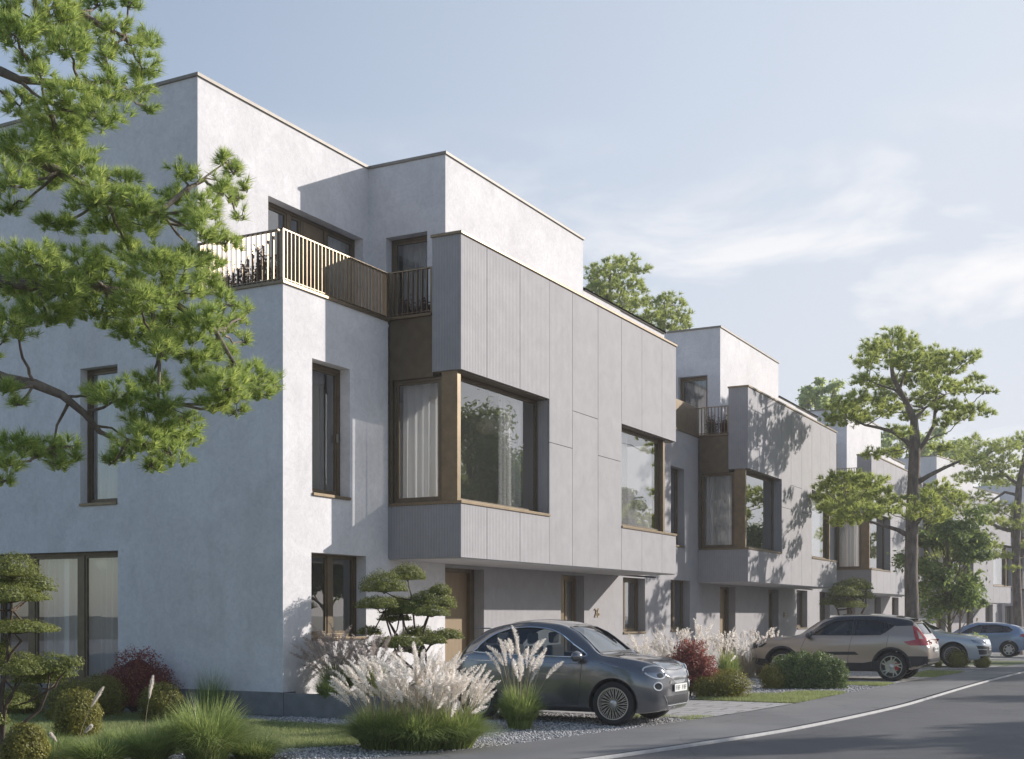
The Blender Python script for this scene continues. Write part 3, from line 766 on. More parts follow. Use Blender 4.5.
hD = build_house('terraced_house', 'fourth house, sunlit white front seen between the leafy tree and the second pine', (68.1, 11.9, -0.35), R(-9), False, '32')
hE = build_house('terraced_house', 'farthest house at the right edge of the photo behind the second pine trunk', (83.9, 9.0, -0.5), R(-13), False, '34')
# raised planting bed against the near house
pb = thing('retaining_wall', 'low grey concrete wall of the raised bed at the near house corner', 'wall', (15.73, 10.6, 0))
m = MB(); m.box(0, 0.14, 0, 1.836, 0, 0.355); m.box(0.142, 3.6, 0.0, 0.14, 0, 0.355); m.box(3.602, 3.74, 0.0, 1.84, 0, 0.355); m.obj('wall', PLINTH, pb, bevel=0.005)
m = MB(); m.box(0.142, 3.6, 0.142, 1.84, 0.0, 0.30); m.obj('soil', SOIL, pb)
# pendant lamps seen through the panes
LAMPM = mat_simple('paper_shade', (0.75, 0.70, 0.62), 0.8)
def lamp(loc, kind, label):
    t = thing('pendant_lamp', label, 'lamp', loc)
    m = MB()
    if kind == 'globe': prof = [(0.02, 0.0)] + [(0.27*math.sin(a), 0.2-0.2*math.cos(a)) for a in np.linspace(0.15, 3.0, 14)]
    else: prof = [(0.21, 0.0), (0.20, 0.06), (0.17, 0.14), (0.10, 0.21), (0.02, 0.235)]
    m.lathe(prof, 24); m.obj('lamp_shade', LAMPM, t, smooth=True)
    top = prof[-1][1]
    m = MB(); m.tube([(0, 0, top), (0, 0, 0.9)], 0.006, 6); m.obj('cord', JOINT, t)
lamp((21.9, 12.2, 5.16), 'globe', 'round paper pendant lamp inside the large corner bay window')
lamp((16.35, 16.35, 2.0), 'dome', 'dome shaped pendant lamp behind the ground floor gable curtain')
lamp((16.3, 16.75, 2.32), 'globe', 'round pendant lamp behind the ground floor gable curtain, left of the dome lamp')
# ------------------------------------------------------------------ cars
def mat_paint(name, col, metal=0.5, rough=0.32, coat=1.0):
    m, n, l, b = newmat(name); setp(b, col, rough, metal)
    b.inputs['Coat Weight'].default_value = coat; b.inputs['Coat Roughness'].default_value = 0.04
    return m
DARK = mat_simple('dark_cabin', (0.03, 0.03, 0.032), 0.8)
RUBBER = mat_simple('tyre_rubber', (0.022, 0.022, 0.023), 0.75)
BLACKP = mat_simple('black_plastic', (0.03, 0.03, 0.032), 0.55)
GLOSSB = mat_paint('black_gloss', (0.012, 0.013, 0.016), 0.0, 0.25)
CHROME = mat_simple('bright_trim', (0.75, 0.76, 0.78), 0.18, 1.0)
ALLOY = mat_simple('alloy', (0.55, 0.55, 0.56), 0.28, 0.9)
DALLOY = mat_simple('dark_alloy', (0.05, 0.05, 0.055), 0.35, 0.7)
CGLASS = mat_glass('car_glass', (0.52, 0.56, 0.57), 1.0)
CGLASSD = mat_glass('tinted_car_glass', (0.16, 0.18, 0.19), 1.0)
LAMPW = mat_simple('lamp_white', (0.80, 0.82, 0.84), 0.25)
LAMPG = mat_simple('lamp_reflector', (0.35, 0.37, 0.40), 0.12, 0.8)
LAMPR = mat_simple('lamp_red', (0.42, 0.015, 0.02), 0.18, 0.0, Coat_Weight=0.8)
PLATE = mat_simple('plate_white', (0.80, 0.80, 0.76), 0.4)
PLATEI = mat_simple('plate_ink', (0.02, 0.02, 0.02), 0.5)
REDC = mat_simple('red_caliper', (0.5, 0.03, 0.03), 0.4)

def catmull(P, per=3):
    P = [np.array(p, float) for p in P]; out = []
    for i in range(len(P)-1):
        a = P[max(i-1, 0)]; b = P[i]; c = P[i+1]; d = P[min(i+2, len(P)-1)]
        for k in range(per):
            t = k/per
            # centripetal-ish: damp tangents
            m0 = (c-a)*0.42; m1 = (d-b)*0.42
            out.append((2*t**3-3*t**2+1)*b+(t**3-2*t**2+t)*m0+(-2*t**3+3*t**2)*c+(t**3-t**2)*m1)
    out.append(P[-1]); return out
def car_shell(c, inset=0.0, s0=None, s1=None, zlo=None, per=3, ns=64):
    """closed loft; x = front..rear as L/2-s, profile functions in c"""
    L_ = c['L']
    if s0 is None:
        u = np.linspace(0, 1, ns); s = L_*(0.5-0.5*np.cos(np.pi*u))*0.72+L_*u*0.28
    else: s = np.linspace(s0, s1, 24)
    rings = []
    for q in s:
        W_ = float(c['W'](q))-inset; top = float(c['T'](q))-inset; bot = float(c['B'](q))+inset
        if zlo is not None: bot = zlo
        belt = min(float(c['Z'](q)), top-0.035*(1 if inset == 0 else 1)); Wr = min(float(c['R'](q)), W_*0.93)-inset*0.3
        cab = max(0.0, min(1.0, (top-belt-0.08)/0.25))
        zm = bot+(belt-bot)*0.52
        crown = float(c.get('crown', 0.05))
        ws = W_*0.955
        P = [(0, bot), (0.55*W_, bot), (0.90*W_, bot+0.012), (0.965*W_, bot+0.07), (W_*0.992, zm-(zm-bot)*0.35), (W_, zm+(belt-zm)*0.35), (W_*0.985, belt-(belt-zm)*0.28), (ws, belt)]
        hb = top-belt
        if cab > 0.02:
            wt = Wr*cab+(1-cab)*W_*0.86
            P += [(ws+(wt-ws)*0.18-0.002, belt+hb*0.16), (ws+(wt-ws)*0.55+0.008*cab, belt+hb*0.48), (wt+0.012*cab, belt+hb*0.80), (wt-0.045*cab-0.02, belt+hb*0.80+hb*0.13), (wt*0.72, top-crown*0.42*cab-0.012), (wt*0.38, top-0.006), (0, top)]
        else:
            P += [(W_*0.93, belt+hb*0.22), (W_*0.89, belt+hb*0.42), (W_*0.82, belt+hb*0.62), (W_*0.72, belt+hb*0.78), (W_*0.52, belt+hb*0.91), (W_*0.28, belt+hb*0.98), (0, top)]
        C = catmull(P, per)
        ring = [(L_/2-q, p[0], p[1]) for p in C]
        ring += [(L_/2-q, -p[0], p[1]) for p in C[-2:0:-1]]
        rings.append(ring)
    n = len(rings[0]); vs = []; fs = []
    def cap(ring, sgn, bul):
        cz = sum(p[2] for p in ring)/n; rr = []
        for k, bl in ((0.88, 0.45), (0.66, 0.75), (0.4, 0.92), (0.15, 1.0)):
            rr.append([(p[0]+sgn*bul*bl, p[1]*k, cz+(p[2]-cz)*k) for p in ring])
        return rr
    allr = list(reversed(cap(rings[0], 1, c.get('nose', 0.05)))) + rings + cap(rings[-1], -1, c.get('tail', 0.04))
    for r in allr: vs += r
    for i in range(len(allr)-1):
        for k in range(n): fs.append((i*n+k, i*n+(k+1) % n, (i+1)*n+(k+1) % n, (i+1)*n+k))
    fs.append(tuple(range(n))); fs.append(tuple((len(allr)-1)*n+k for k in range(n-1, -1, -1)))
    m = MB(); m.add(vs, fs); return m
def densify(P, step):
    out = []
    for a, b in zip(P, P[1:]+P[:1]):
        d = math.dist(a, b); k = max(1, int(d/step))
        out += [(a[0]+(b[0]-a[0])*i/k, a[1]+(b[1]-a[1])*i/k) for i in range(k)]
    return out
def smoothpoly(P, k=6):
    n = len(P); out = []
    for i in range(n):
        a, b, c_, d = [np.array(P[(i+j-1) % n], float) for j in range(4)]
        for q in range(k):
            t = q/k; m0 = (c_-a)*0.38; m1 = (d-b)*0.38
            v = (2*t**3-3*t**2+1)*b+(t**3-2*t**2+t)*m0+(-2*t**3+3*t**2)*c_+(t**3-t**2)*m1
            out.append((float(v[0]), float(v[1])))
    return out
def tri2d(P, step):
    P = densify(P, step); xs = [p[0] for p in P]; ys = [p[1] for p in P]
    pts = [Vector(p) for p in P]; n = len(pts)
    gx = np.arange(min(xs)+step*.5, max(xs), step); gy = np.arange(min(ys)+step*.5, max(ys), step)
    if len(gx) and len(gy):
        X, Y = np.meshgrid(gx, gy); X = X.ravel(); Y = Y.ravel(); k = inpoly(X, Y, P)
        for x, y in zip(X[k], Y[k]):
            if min((x-p[0])**2+(y-p[1])**2 for p in P) > (step*0.4)**2: pts.append(Vector((float(x), float(y))))
    v, e, f, *_ = geometry.delaunay_2d_cdt(pts, [(i, (i+1) % n) for i in range(n)], [], 1, 1e-6)
    return [tuple(p) for p in v], [tuple(t) for t in f], n
DIRS = {'R': (1, Vector((0, -3, 0)), Vector((0, 1, 0))), 'Lf': (1, Vector((0, 3, 0)), Vector((0, -1, 0))),
        'F': (0, Vector((5, 0, 0)), Vector((-1, 0, 0))), 'B': (0, Vector((-5, 0, 0)), Vector((1, 0, 0))), 'T': (2, Vector((0, 0, 4)), Vector((0, 0, -1)))}
def place(bvh, side, a, b):
    """2D point in the view of that side -> hit point; sides use (x,z), F/B use (y,z), T uses (x,y)"""
    ax, o, d = DIRS[side]
    o = Vector((a, o.y, b)) if ax == 1 else (Vector((o.x, a, b)) if ax == 0 else Vector((a, b, o.z)))
    h = bvh.ray_cast(o, d)
    return (h[0], h[1], d) if h[0] is not None else (None, None, d)
def patch(bvh, side, P, off=0.004, step=0.05, thick=0.0, grow=None):
    v2, f, n = tri2d(P, step); V = []; ok = []; last = None
    hits = [place(bvh, side, *p) for p in v2]
    ax = DIRS[side][0]
    good = [h[0] for h in hits if h[0] is not None]
    for p, (h, nn, d) in zip(v2, hits):
        if h is None:
            g = min(good, key=lambda q: (q[0 if ax != 0 else 1]-p[0])**2+(q[2 if ax != 2 else 1]-p[1])**2)
            h = Vector((p[0], g.y, p[1])) if ax == 1 else (Vector((g.x, p[0], p[1])) if ax == 0 else Vector((p[0], p[1], g.z)))
        V.append(h-d*off)
    m = MB()
    if not thick: m.add(V, f); return m
    d = DIRS[side][2]; k = len(V)
    # outline edges
    cnt = {}
    for t in f:
        for a, b in ((t[0], t[1]), (t[1], t[2]), (t[2], t[0])): cnt[(a, b)] = 1
    rim = [(a, b) for (a, b) in cnt if (b, a) not in cnt]
    A = [v-d*thick[0] for v in V]; B = [v+d*thick[1] for v in V]
    m.add(A+B, list(f)+[tuple(i+k for i in reversed(t)) for t in f]+[(b, a, a+k, b+k) for a, b in rim])
    return m
def strip_on(bvh, side, P, rad, closed=False, off=0.003, step=0.05, n=6):
    Q = []
    L_ = list(P)+([P[0]] if closed else [])
    for a, b in zip(L_[:-1], L_[1:]):
        k = max(1, int(math.dist(a, b)/step)); Q += [(a[0]+(b[0]-a[0])*i/k, a[1]+(b[1]-a[1])*i/k) for i in range(k)]
    Q.append(L_[-1]); pts = []
    for q in Q:
        h, nn, d = place(bvh, side, *q)
        if h is not None: pts.append(h-d*off)
    m = MB()
    if len(pts) > 1: m.tube(pts, rad, n)
    return m
def boolean_cut(me, cutters):
    """me solid, cutters list of meshes -> new mesh"""
    o = bpy.data.objects.new('tmp_body', me); COL.objects.link(o); tmp = []
    for c in cutters:
        q = bpy.data.objects.new('tmp_cut', c); COL.objects.link(q); tmp.append(q)
        b = o.modifiers.new('b', 'BOOLEAN'); b.operation = 'DIFFERENCE'; b.solver = 'EXACT'; b.object = q
        try: b.use_self = False
        except Exception: pass
    dg = bpy.context.evaluated_depsgraph_get(); dg.update()
    r = bpy.data.meshes.new_from_object(o.evaluated_get(dg))
    for q in tmp: bpy.data.objects.remove(q)
    bpy.data.objects.remove(o); return r
def make_wheel(parent, pos, rad, w, side, style, group=None, steer=0.0):
    """side -1: outer face towards -y"""
    name = 'wheel'
    rr = rad*0.74 if style != 'small' else rad*0.68
    m = MB(); m.lathe([(0.001, side*0.02), (rr*0.93, side*0.02), (rr*0.93, -side*w*0.4)], 28, 'y')
    wh = m.obj(name, DALLOY, parent, smooth=True); wh.location = pos; wh.rotation_euler = (0, 0, steer)
    m = MB(); h = w/2
    m.lathe([(rr*0.97, -h*0.92), (rad*0.90, -h), (rad*0.975, -h*0.86), (rad, -h*0.6), (rad*1.0, h*0.6), (rad*0.975, h*0.86), (rad*0.90, h), (rr*0.97, h*0.92), (rr*0.95, 0)], 48, 'y', closed=True)
    m.obj('tyre', RUBBER, wh, smooth=30)
    m = MB(); o = side*h
    m.lathe([(rr*0.99, o*0.90), (rr*0.985, o*1.0), (rr*0.93, o*1.0), (rr*0.91, o*0.75), (rr*0.90, 0), (rr*0.97, 0)], 48, 'y', closed=True)
    ns = {'multi': 20, 'five': 5, 'small': 7}[style]
    def spoke(a0, a1, r0, r1, w0, w1, y0, y1):
        def pt(a, r, t, y): return (r*math.cos(a)-t*math.sin(a), y, r*math.sin(a)+t*math.cos(a))
        q = [pt(a0, r0, -w0, y0), pt(a0, r0, w0, y0), pt(a1, r1, w1, y1), pt(a1, r1, -w1, y1)]
        b = [(p[0], p[1]-side*0.022, p[2]) for p in q]
        m.add(q+b, [(0, 1, 2, 3), (7, 6, 5, 4), (0, 4, 5, 1), (1, 5, 6, 2), (2, 6, 7, 3), (3, 7, 4, 0)])
    for k in range(ns):
        a = 2*math.pi*k/ns+0.2
        if style == 'multi':
            spoke(a, a+0.10, rr*0.20, rr*0.93, 0.003, 0.005, o*0.82, o*0.93)
            spoke(a+0.10, a+0.26, rr*0.52, rr*0.93, 0.003, 0.004, o*0.85, o*0.92)
        elif style == 'five':
            spoke(a, a+0.13, rr*0.15, rr*0.93, 0.030, 0.013, o*0.80, o*0.92)
            spoke(a+0.05, a+0.55, rr*0.42, rr*0.92, 0.012, 0.010, o*0.83, o*0.90)
            spoke(a+0.35, a+0.55, rr*0.50, rr*0.92, 0.010, 0.012, o*0.83, o*0.90)
        else: spoke(a, a, rr*0.15, rr*0.93, 0.022, 0.024, o*0.80, o*0.92)
    m.lathe([(0.001, o*0.90), (rr*0.13, o*0.88), (rr*0.22, o*0.80), (rr*0.22, o*0.6)], 20, 'y')
    rim = m.obj('rim', ALLOY, wh, smooth=25)
    m = MB(); m.lathe([(0.001, o*0.35), (rr*0.6, o*0.35), (rr*0.6, o*0.2)], 28, 'y'); m.obj('brake_disc', DALLOY if style == 'multi' else ALLOY, wh, smooth=30)
    if style == 'five':
        m = MB(); m.box(-rr*0.62, -rr*0.30, o*0.36, o*0.62, -rr*0.32, rr*0.32); m.obj('brake_caliper', REDC, wh, bevel=0.01)
    return wh
def car(c, name, label, cat, loc, rz, group='cars parked in front of the houses'):
    t = thing(name, label, cat, loc, rz, group)
    sh = car_shell(c); me = sh.mesh('shell', smooth=False)
    bm = bmesh.new(); bm.from_mesh(me); bvh = BVHTree.FromBMesh(bm); bm.free()
    paint = c['paint']
    me.materials.append(paint); me.materials.append(DARK)
    cut = []
    def cm(mb):
        q = mb.mesh('cut'); q.materials.append(paint); q.materials.append(DARK); q.polygons.foreach_set('material_index', [1]*len(q.polygons)); cut.append(q)
    wr = c['wr']; L2 = c['L']/2; xf, xr = L2-c['fo'], L2-c['fo']-c['wb']
    for x in (xf, xr):
        for sd in (-1, 1):
            m = MB(); ra = wr+c.get('gap', 0.045)
            y0, y1 = sd*(c['hw']-0.30), sd*(c['hw']+0.3)
            m.lathe([(0.0005, y0), (ra, y0), (ra, y1), (0.0005, y1)], 40, 'y', off=(x, 0, wr)); cm(m)
    cs0, cs1, zl = c['cabin']
    cm(car_shell(c, 0.055, cs0, cs1, zl))
    gls = []
    for nm, side, P, kw in c['glass']:
        sides = [side] if side in 'FB' else ['R', 'Lf']
        for s_ in sides:
            dim = (0.10, 0.16) if s_ in ('R', 'Lf') else c.get('wsdeep', (0.25, 0.35))
            cm(patch(bvh, s_, P, 0, 0.07, thick=dim))
            gls.append((nm, s_, P, kw))
    nb = boolean_cut(me, cut)
    nb.polygons.foreach_set('use_smooth', [True]*len(nb.polygons)); nb.set_sharp_from_angle(angle=R(38))
    nb.name = 'body'; bo = bpy.data.objects.new('body', nb); COL.objects.link(bo); bo.parent = t
    for nm, s_, P, kw in gls:
        g = patch(bvh, s_, P, -0.012, 0.07).obj(nm, kw.get('mat', CGLASS), t, smooth=60, fixn=False)
        r = strip_on(bvh, s_, P, kw.get('rim', 0.008), True, 0.001, 0.06); r.obj('seal', kw.get('rimmat', BLACKP), g, smooth=60)
    # wheel arch lips
    for x in (xf, xr):
        for sd, s_ in ((-1, 'R'), (1, 'Lf')):
            ra = wr+c.get('gap', 0.045)+c.get('lip', 0.006)
            P = [(x+ra*math.cos(a), wr+ra*math.sin(a)) for a in np.linspace(-0.35, math.pi+0.35, 26)]
            P = [p for p in P if p[1] > c['sill']]
            strip_on(bvh, s_, P, c.get('liprad', 0.012), False, 0.0, 0.05).obj('wheel_arch', c.get('lipmat', BLACKP), t, smooth=60)
            st = c.get('steer', 0) if x == xf else 0
            make_wheel(t, (x, sd*(c['hw']-c['tw']/2-0.012), wr), wr, c['tw'], sd, c['style'], steer=st)
    for nm, side, P, mat, kw in c['patches']:
        sides = [side] if side in ('F', 'B', 'T') else ['R', 'Lf']
        Ps = [P]
        if side in ('F', 'B') and kw.get('mirror'): Ps = [P, [(-a, b) for a, b in P][::-1]]
        if side == 'T' and kw.get('mirror'): Ps = [P, [(a, -b) for a, b in P][::-1]]
        for s_ in sides:
            for Q in Ps:
                if kw.get('line'): mm = strip_on(bvh, s_, Q, kw['line'], kw.get('closed', False), kw.get('off', 0.0), 0.04)
                elif kw.get('thick'): mm = patch(bvh, s_, Q, 0, kw.get('step', 0.04), thick=(kw['thick'], 0.03))
                else: mm = patch(bvh, s_, Q, kw.get('off', 0.004), kw.get('step', 0.04))
                if not mm.f: continue
                ob = mm.obj(nm, mat, t, smooth=50, fixn=bool(kw.get('thick') or kw.get('line')))
    # mirrors
    mx_, mz, my = c['mirror']
    for sd in (-1, 1):
        m = MB(); vs = []
        for i in range(7):
            a = math.pi*i/6
            for k in range(10):
                b = 2*math.pi*k/10; vs.append((mx_+0.10*math.sin(a)*math.cos(b)*(1.1 if math.cos(b) > 0 else 0.55), sd*(my+0.10-0.115*math.cos(a)), mz+0.085*math.sin(a)*math.sin(b)))
        m.add(vs, [(i*10+k, i*10+(k+1) % 10, (i+1)*10+(k+1) % 10, (i+1)*10+k) for i in range(6) for k in range(10)])
        mo = m.obj('wing_mirror', c.get('mirrormat', paint), t, smooth=60)
        m = MB(); m.tube([(mx_-0.01, sd*(my-0.10), mz-0.075), (mx_, sd*(my+0.06), mz-0.05)], [0.03, 0.022], 8); m.obj('mirror_stalk', BLACKP, mo)
    # seats, dashboard, wheel
    for sd in (-1, 1):
        for sx in c['seats']:
            m = MB(); z = c['seatz']
            m.box(sx-0.25, sx+0.25, sd*0.36-0.23, sd*0.36+0.23, z-0.12, z); m.box(sx-0.36, sx-0.24, sd*0.36-0.22, sd*0.36+0.22, z-0.05, z+0.52); m.box(sx-0.37, sx-0.28, sd*0.36-0.12, sd*0.36+0.12, z+0.55, z+0.72)
            m.obj('seat', c.get('seatmat', DARK), t, bevel=0.03)
    m = MB(); dx = c['dash']; m.box(dx-0.25, dx+0.2, -0.62, 0.62, c['seatz']-0.05, c['seatz']+0.26); m.obj('dashboard', DARK, t, bevel=0.05)
    m = MB(); sy = 0.36
    m.lathe([(0.17+0.014*math.cos(a), 0.014*math.sin(a)) for a in np.linspace(0, 2*math.pi, 8)[:-1]], 24, 'x', off=(0, 0, 0), closed=True)
    m.obj('steering_wheel', BLACKP, t, smooth=True).location = (dx-0.38, sy, c['seatz']+0.30)
    return t, bvh

def plate(t, bvh, side, y0, z0, w=0.50, h=0.11, text='', label=None):
    hit, nn, d = place(bvh, side, y0, z0)
    m = MB(); x = hit.x-d.x*0.018
    m.box(x-0.004, x+0.004, y0-w/2, y0+w/2, z0-h/2, z0+h/2)
    p = m.obj('number_plate', PLATE, t, bevel=0.002)
    # a row of dark characters, too small in the photo to be read as anything but strokes
    q = MB(); xx = x-d.x*0.0055
    n = 7; r2 = random.Random(3)
    for i in range(n):
        u = y0-w*0.38+w*0.76*i/(n-1)
        if i == 3: continue
        q.box(xx-0.001, xx+0.001, u-0.020, u-0.012, z0-0.032, z0+0.032)
        q.box(xx-0.0012, xx+0.0012, u-0.012, u+0.014, z0+0.022, z0+0.032); q.box(xx-0.0012, xx+0.0012, u-0.012, u+0.014, z0-0.005, z0+0.004)
        if i % 2: q.box(xx-0.001, xx+0.001, u+0.010, u+0.018, z0-0.032, z0+0.022)
    q.obj('plate_characters', PLATEI, p)

# --- dark grey compact car ------------------------------------------------
L0 = 3.45
K = 0.95
def sc(xs): return [q*K for q in xs]
fi = dict(L=L0, hw=0.835, fo=0.665, wb=2.22, wr=0.318, tw=0.205, gap=0.04, paint=mat_paint('anthracite_paint', (0.20, 0.20, 0.21), 0.7, 0.22),
    T=pchip(sc([0, .04, .12, .25, .5, .75, .92, 1.0, 1.2, 1.45, 1.8, 2.2, 2.6, 2.9, 3.1, 3.25, 3.4, 3.5, 3.58, 3.63]), [.74, .835, .885, .925, .965, .99, 1.01, 1.045, 1.21, 1.385, 1.495, 1.52, 1.49, 1.425, 1.35, 1.23, 1.06, .97, .90, .78]),
    B=pchip(sc([0, .1, .4, 1, 3, 3.4, 3.63]), [.27, .20, .17, .17, .18, .22, .33]),
    Z=pchip(sc([0, .3, .8, 1.0, 2, 3.0, 3.3, 3.63]), [.62, .76, .89, .935, .965, 1.0, .985, .72]),
    W=pchip(sc([0, .03, .1, .22, .45, .8, 1.6, 2.6, 3.0, 3.3, 3.5, 3.6, 3.63]), [.50, .585, .675, .755, .81, .835, .84, .84, .825, .775, .70, .61, .54]),
    R=pchip(sc([0, .9, 1.2, 1.6, 2.4, 3.0, 3.3, 3.63]), [.5, .64, .60, .575, .575, .56, .55, .5]),
    crown=0.06, nose=0.05, tail=0.03, cabin=(0.98, 3.08, 0.42), sill=0.24, style='multi', liprad=0.008, lipmat=BLACKP,
    mirror=(L0/2-1.206, 0.99, 0.80), seats=(L0/2-1.852, L0/2-2.565), seatz=0.60, dash=L0/2-1.092, steer=R(4), seatmat=mat_simple('seat_fabric', (0.10, 0.09, 0.08), 0.8))
x0 = L0/2
sw = [(x0-1.111, .985), (x0-1.33, 1.155), (x0-1.539, 1.29), (x0-1.767, 1.375), (x0-2.09, 1.405), (x0-2.422, 1.38), (x0-2.688, 1.29), (x0-2.869, 1.16), (x0-2.973, 1.045), (x0-2.945, 1.025), (x0-2.185, .995)]
fi['glass'] = [('side_window', 'S', smoothpoly(sw, 4), dict(mat=CGLASS, rim=0.013, rimmat=CHROME)),
               ('windscreen', 'F', [(-.60, 1.045), (0, 1.055), (.60, 1.045), (.535, 1.25), (.475, 1.40), (.30, 1.425), (-.30, 1.425), (-.475, 1.40), (-.535, 1.25)], dict(mat=CGLASS, rim=0.010)),
               ('rear_window', 'B', [(-.52, 1.08), (.52, 1.08), (.44, 1.32), (-.44, 1.32)], dict(mat=CGLASSD, rim=0.010))]
def ell(cx, cy, a, b, n=20, a0=0, a1=2*math.pi): return [(cx+a*math.cos(w), cy+b*math.sin(w)) for w in np.linspace(a0, a1, n, endpoint=(a1-a0) < 6.2)]
BRT = CHROME
fi['patches'] = [
    ('door', 'S', [(x0-1.197, .27), (x0-1.168, .60), (x0-1.14, .97)], JOINT, dict(line=0.005, off=-0.001)),
    ('door_seam', 'S', [(x0-2.299, 1.0), (x0-2.318, .62), (x0-2.242, .28), (x0-1.197, .27)], JOINT, dict(line=0.005, off=-0.001)),
    ('lit_crease_line', 'S', [(x0-0.969, .92), (x0-0.589, .845)], BRT, dict(line=0.007)),  # bright strips standing in for light caught along the body's character line
    ('lit_crease_line', 'S', [(x0-3.04, .90), (x0-2.09, .90), (x0-1.188, .885)], BRT, dict(line=0.006)),
    ('door_handle', 'S', [(x0-2.185, .80), (x0-2.023, .80), (x0-2.023, .835), (x0-2.185, .835)], fi['paint'], dict(thick=0.012)),
    ('sill_trim', 'S', [(x0-2.489, .20), (x0-1.026, .19), (x0-1.026, .245), (x0-2.489, .255)], BLACKP, dict(off=0.006)),
    ('bonnet_seam', 'F', [(-.60, .87), (-.30, .80), (0, .785), (.30, .80), (.60, .87)], JOINT, dict(line=0.005)),
    ('headlight', 'F', ell(.575, .765, .125, .085, 22, math.pi, 2*math.pi), LAMPG, dict(mirror=True, off=0.006, step=0.03)),
    ('headlight_ring', 'F', ell(.575, .765, .125, .088, 22, math.pi, 2*math.pi), LAMPW, dict(mirror=True, line=0.011, off=0.006)),
    ('headlight_lens', 'F', ell(.555, .725, .045, .035, 14), GLOSSB, dict(mirror=True, off=0.012, step=0.03)),
    ('eyebrow_light', 'F', ell(.575, .785, .125, .075, 16, 0.1, math.pi-0.1), LAMPW, dict(mirror=True, line=0.011, off=0.008)),
    ('round_light', 'F', ell(.61, .57, .062, .055, 20), DARK, dict(mirror=True, off=0.005, step=0.03)),
    ('round_light_ring', 'F', ell(.61, .57, .062, .055, 20), LAMPW, dict(mirror=True, line=0.010, closed=True, off=0.006)),
    ('front_badge_bar', 'F', [(-.36, .60), (.36, .60), (.34, .645), (-.34, .645)], BRT, dict(off=0.008)),
    ('lower_grille', 'F', [(-.42, .30), (.42, .30), (.48, .42), (-.48, .42)], BLACKP, dict(off=0.005)),
    ('grille_lip', 'F', [(-.50, .44), (-.40, .285), (.40, .285), (.50, .44)], BRT, dict(line=0.008, off=0.004)),
    ('rear_light', 'B', ell(.60, .80, .06, .10, 16), LAMPR, dict(mirror=True, off=0.005)),
]
fiat, fb = car(fi, 'compact_car', 'dark grey rounded compact hatchback with ringed headlights and many-spoked wheels, nose towards the street', 'car', (17.37, 7.19-0.665+1.725, -0.002), R(-90))
plate(fiat, fb, 'F', 0.0, 0.535)
m = MB(); m.box(x0-3.135, x0-2.869, -0.44, 0.44, 1.372, 1.392); m.obj('roof_spoiler', fi['paint'], fiat, bevel=0.008)

# --- beige off-roader with black roof -------------------------------------
L1 = 4.43
x1 = L1/2
sv_paint = mat_paint('beige_metallic', (0.44, 0.365, 0.30), 0.45, 0.28)
sv = dict(L=L1, hw=0.93, fo=0.87, wb=2.70, wr=0.362, tw=0.235, gap=0.05, paint=sv_paint,
    T=pchip([0, .05, .15, .4, .8, 1.15, 1.3, 1.55, 1.85, 2.3, 2.9, 3.4, 3.8, 4.0, 4.15, 4.28, 4.36, 4.43], [.84, .93, .98, 1.03, 1.075, 1.10, 1.14, 1.34, 1.53, 1.635, 1.65, 1.62, 1.57, 1.52, 1.36, 1.16, 1.05, .90]),
    B=pchip([0, .1, .5, 1, 3.4, 4.1, 4.43], [.36, .27, .23, .22, .22, .30, .44]),
    Z=pchip([0, .4, 1.2, 2, 3, 3.6, 4.1, 4.43], [.78, .93, 1.02, 1.05, 1.075, 1.12, 1.10, .82]),
    W=pchip([0, .04, .15, .35, .8, 1.5, 3.2, 3.9, 4.2, 4.37, 4.43], [.66, .75, .835, .89, .925, .93, .93, .92, .885, .82, .75]),
    R=pchip([0, 1.2, 1.6, 2.2, 3.2, 3.8, 4.1, 4.43], [.6, .72, .66, .63, .62, .60, .61, .6]),
    crown=0.05, nose=0.03, tail=0.03, cabin=(1.35, 4.12, 0.5), sill=0.30, style='five', lip=0.03, liprad=0.034, lipmat=BLACKP, mirrormat=GLOSSB,
    mirror=(x1-1.60, 1.10, 0.90), seats=(x1-2.15, x1-3.0), seatz=0.72, dash=x1-1.45, wsdeep=(0.3, 0.4))
sv['glass'] = [('side_window', 'S', [(x1-1.62, 1.115), (x1-1.86, 1.29), (x1-2.12, 1.445), (x1-2.40, 1.49), (x1-2.62, 1.50), (x1-2.60, 1.12)], dict(mat=CGLASSD, rim=0.010)),
               ('side_window', 'S', [(x1-2.68, 1.12), (x1-2.70, 1.50), (x1-3.15, 1.485), (x1-3.38, 1.44), (x1-3.62, 1.36), (x1-3.42, 1.20), (x1-3.30, 1.135)], dict(mat=CGLASSD, rim=0.010)),
               ('windscreen', 'F', [(-.68, 1.17), (.68, 1.17), (.62, 1.35), (.55, 1.49), (-.55, 1.49), (-.62, 1.35)], dict(mat=CGLASS, rim=0.01)),
               ('rear_window', 'B', [(-.60, 1.16), (.60, 1.16), (.52, 1.42), (-.52, 1.42)], dict(mat=CGLASSD, rim=0.01))]
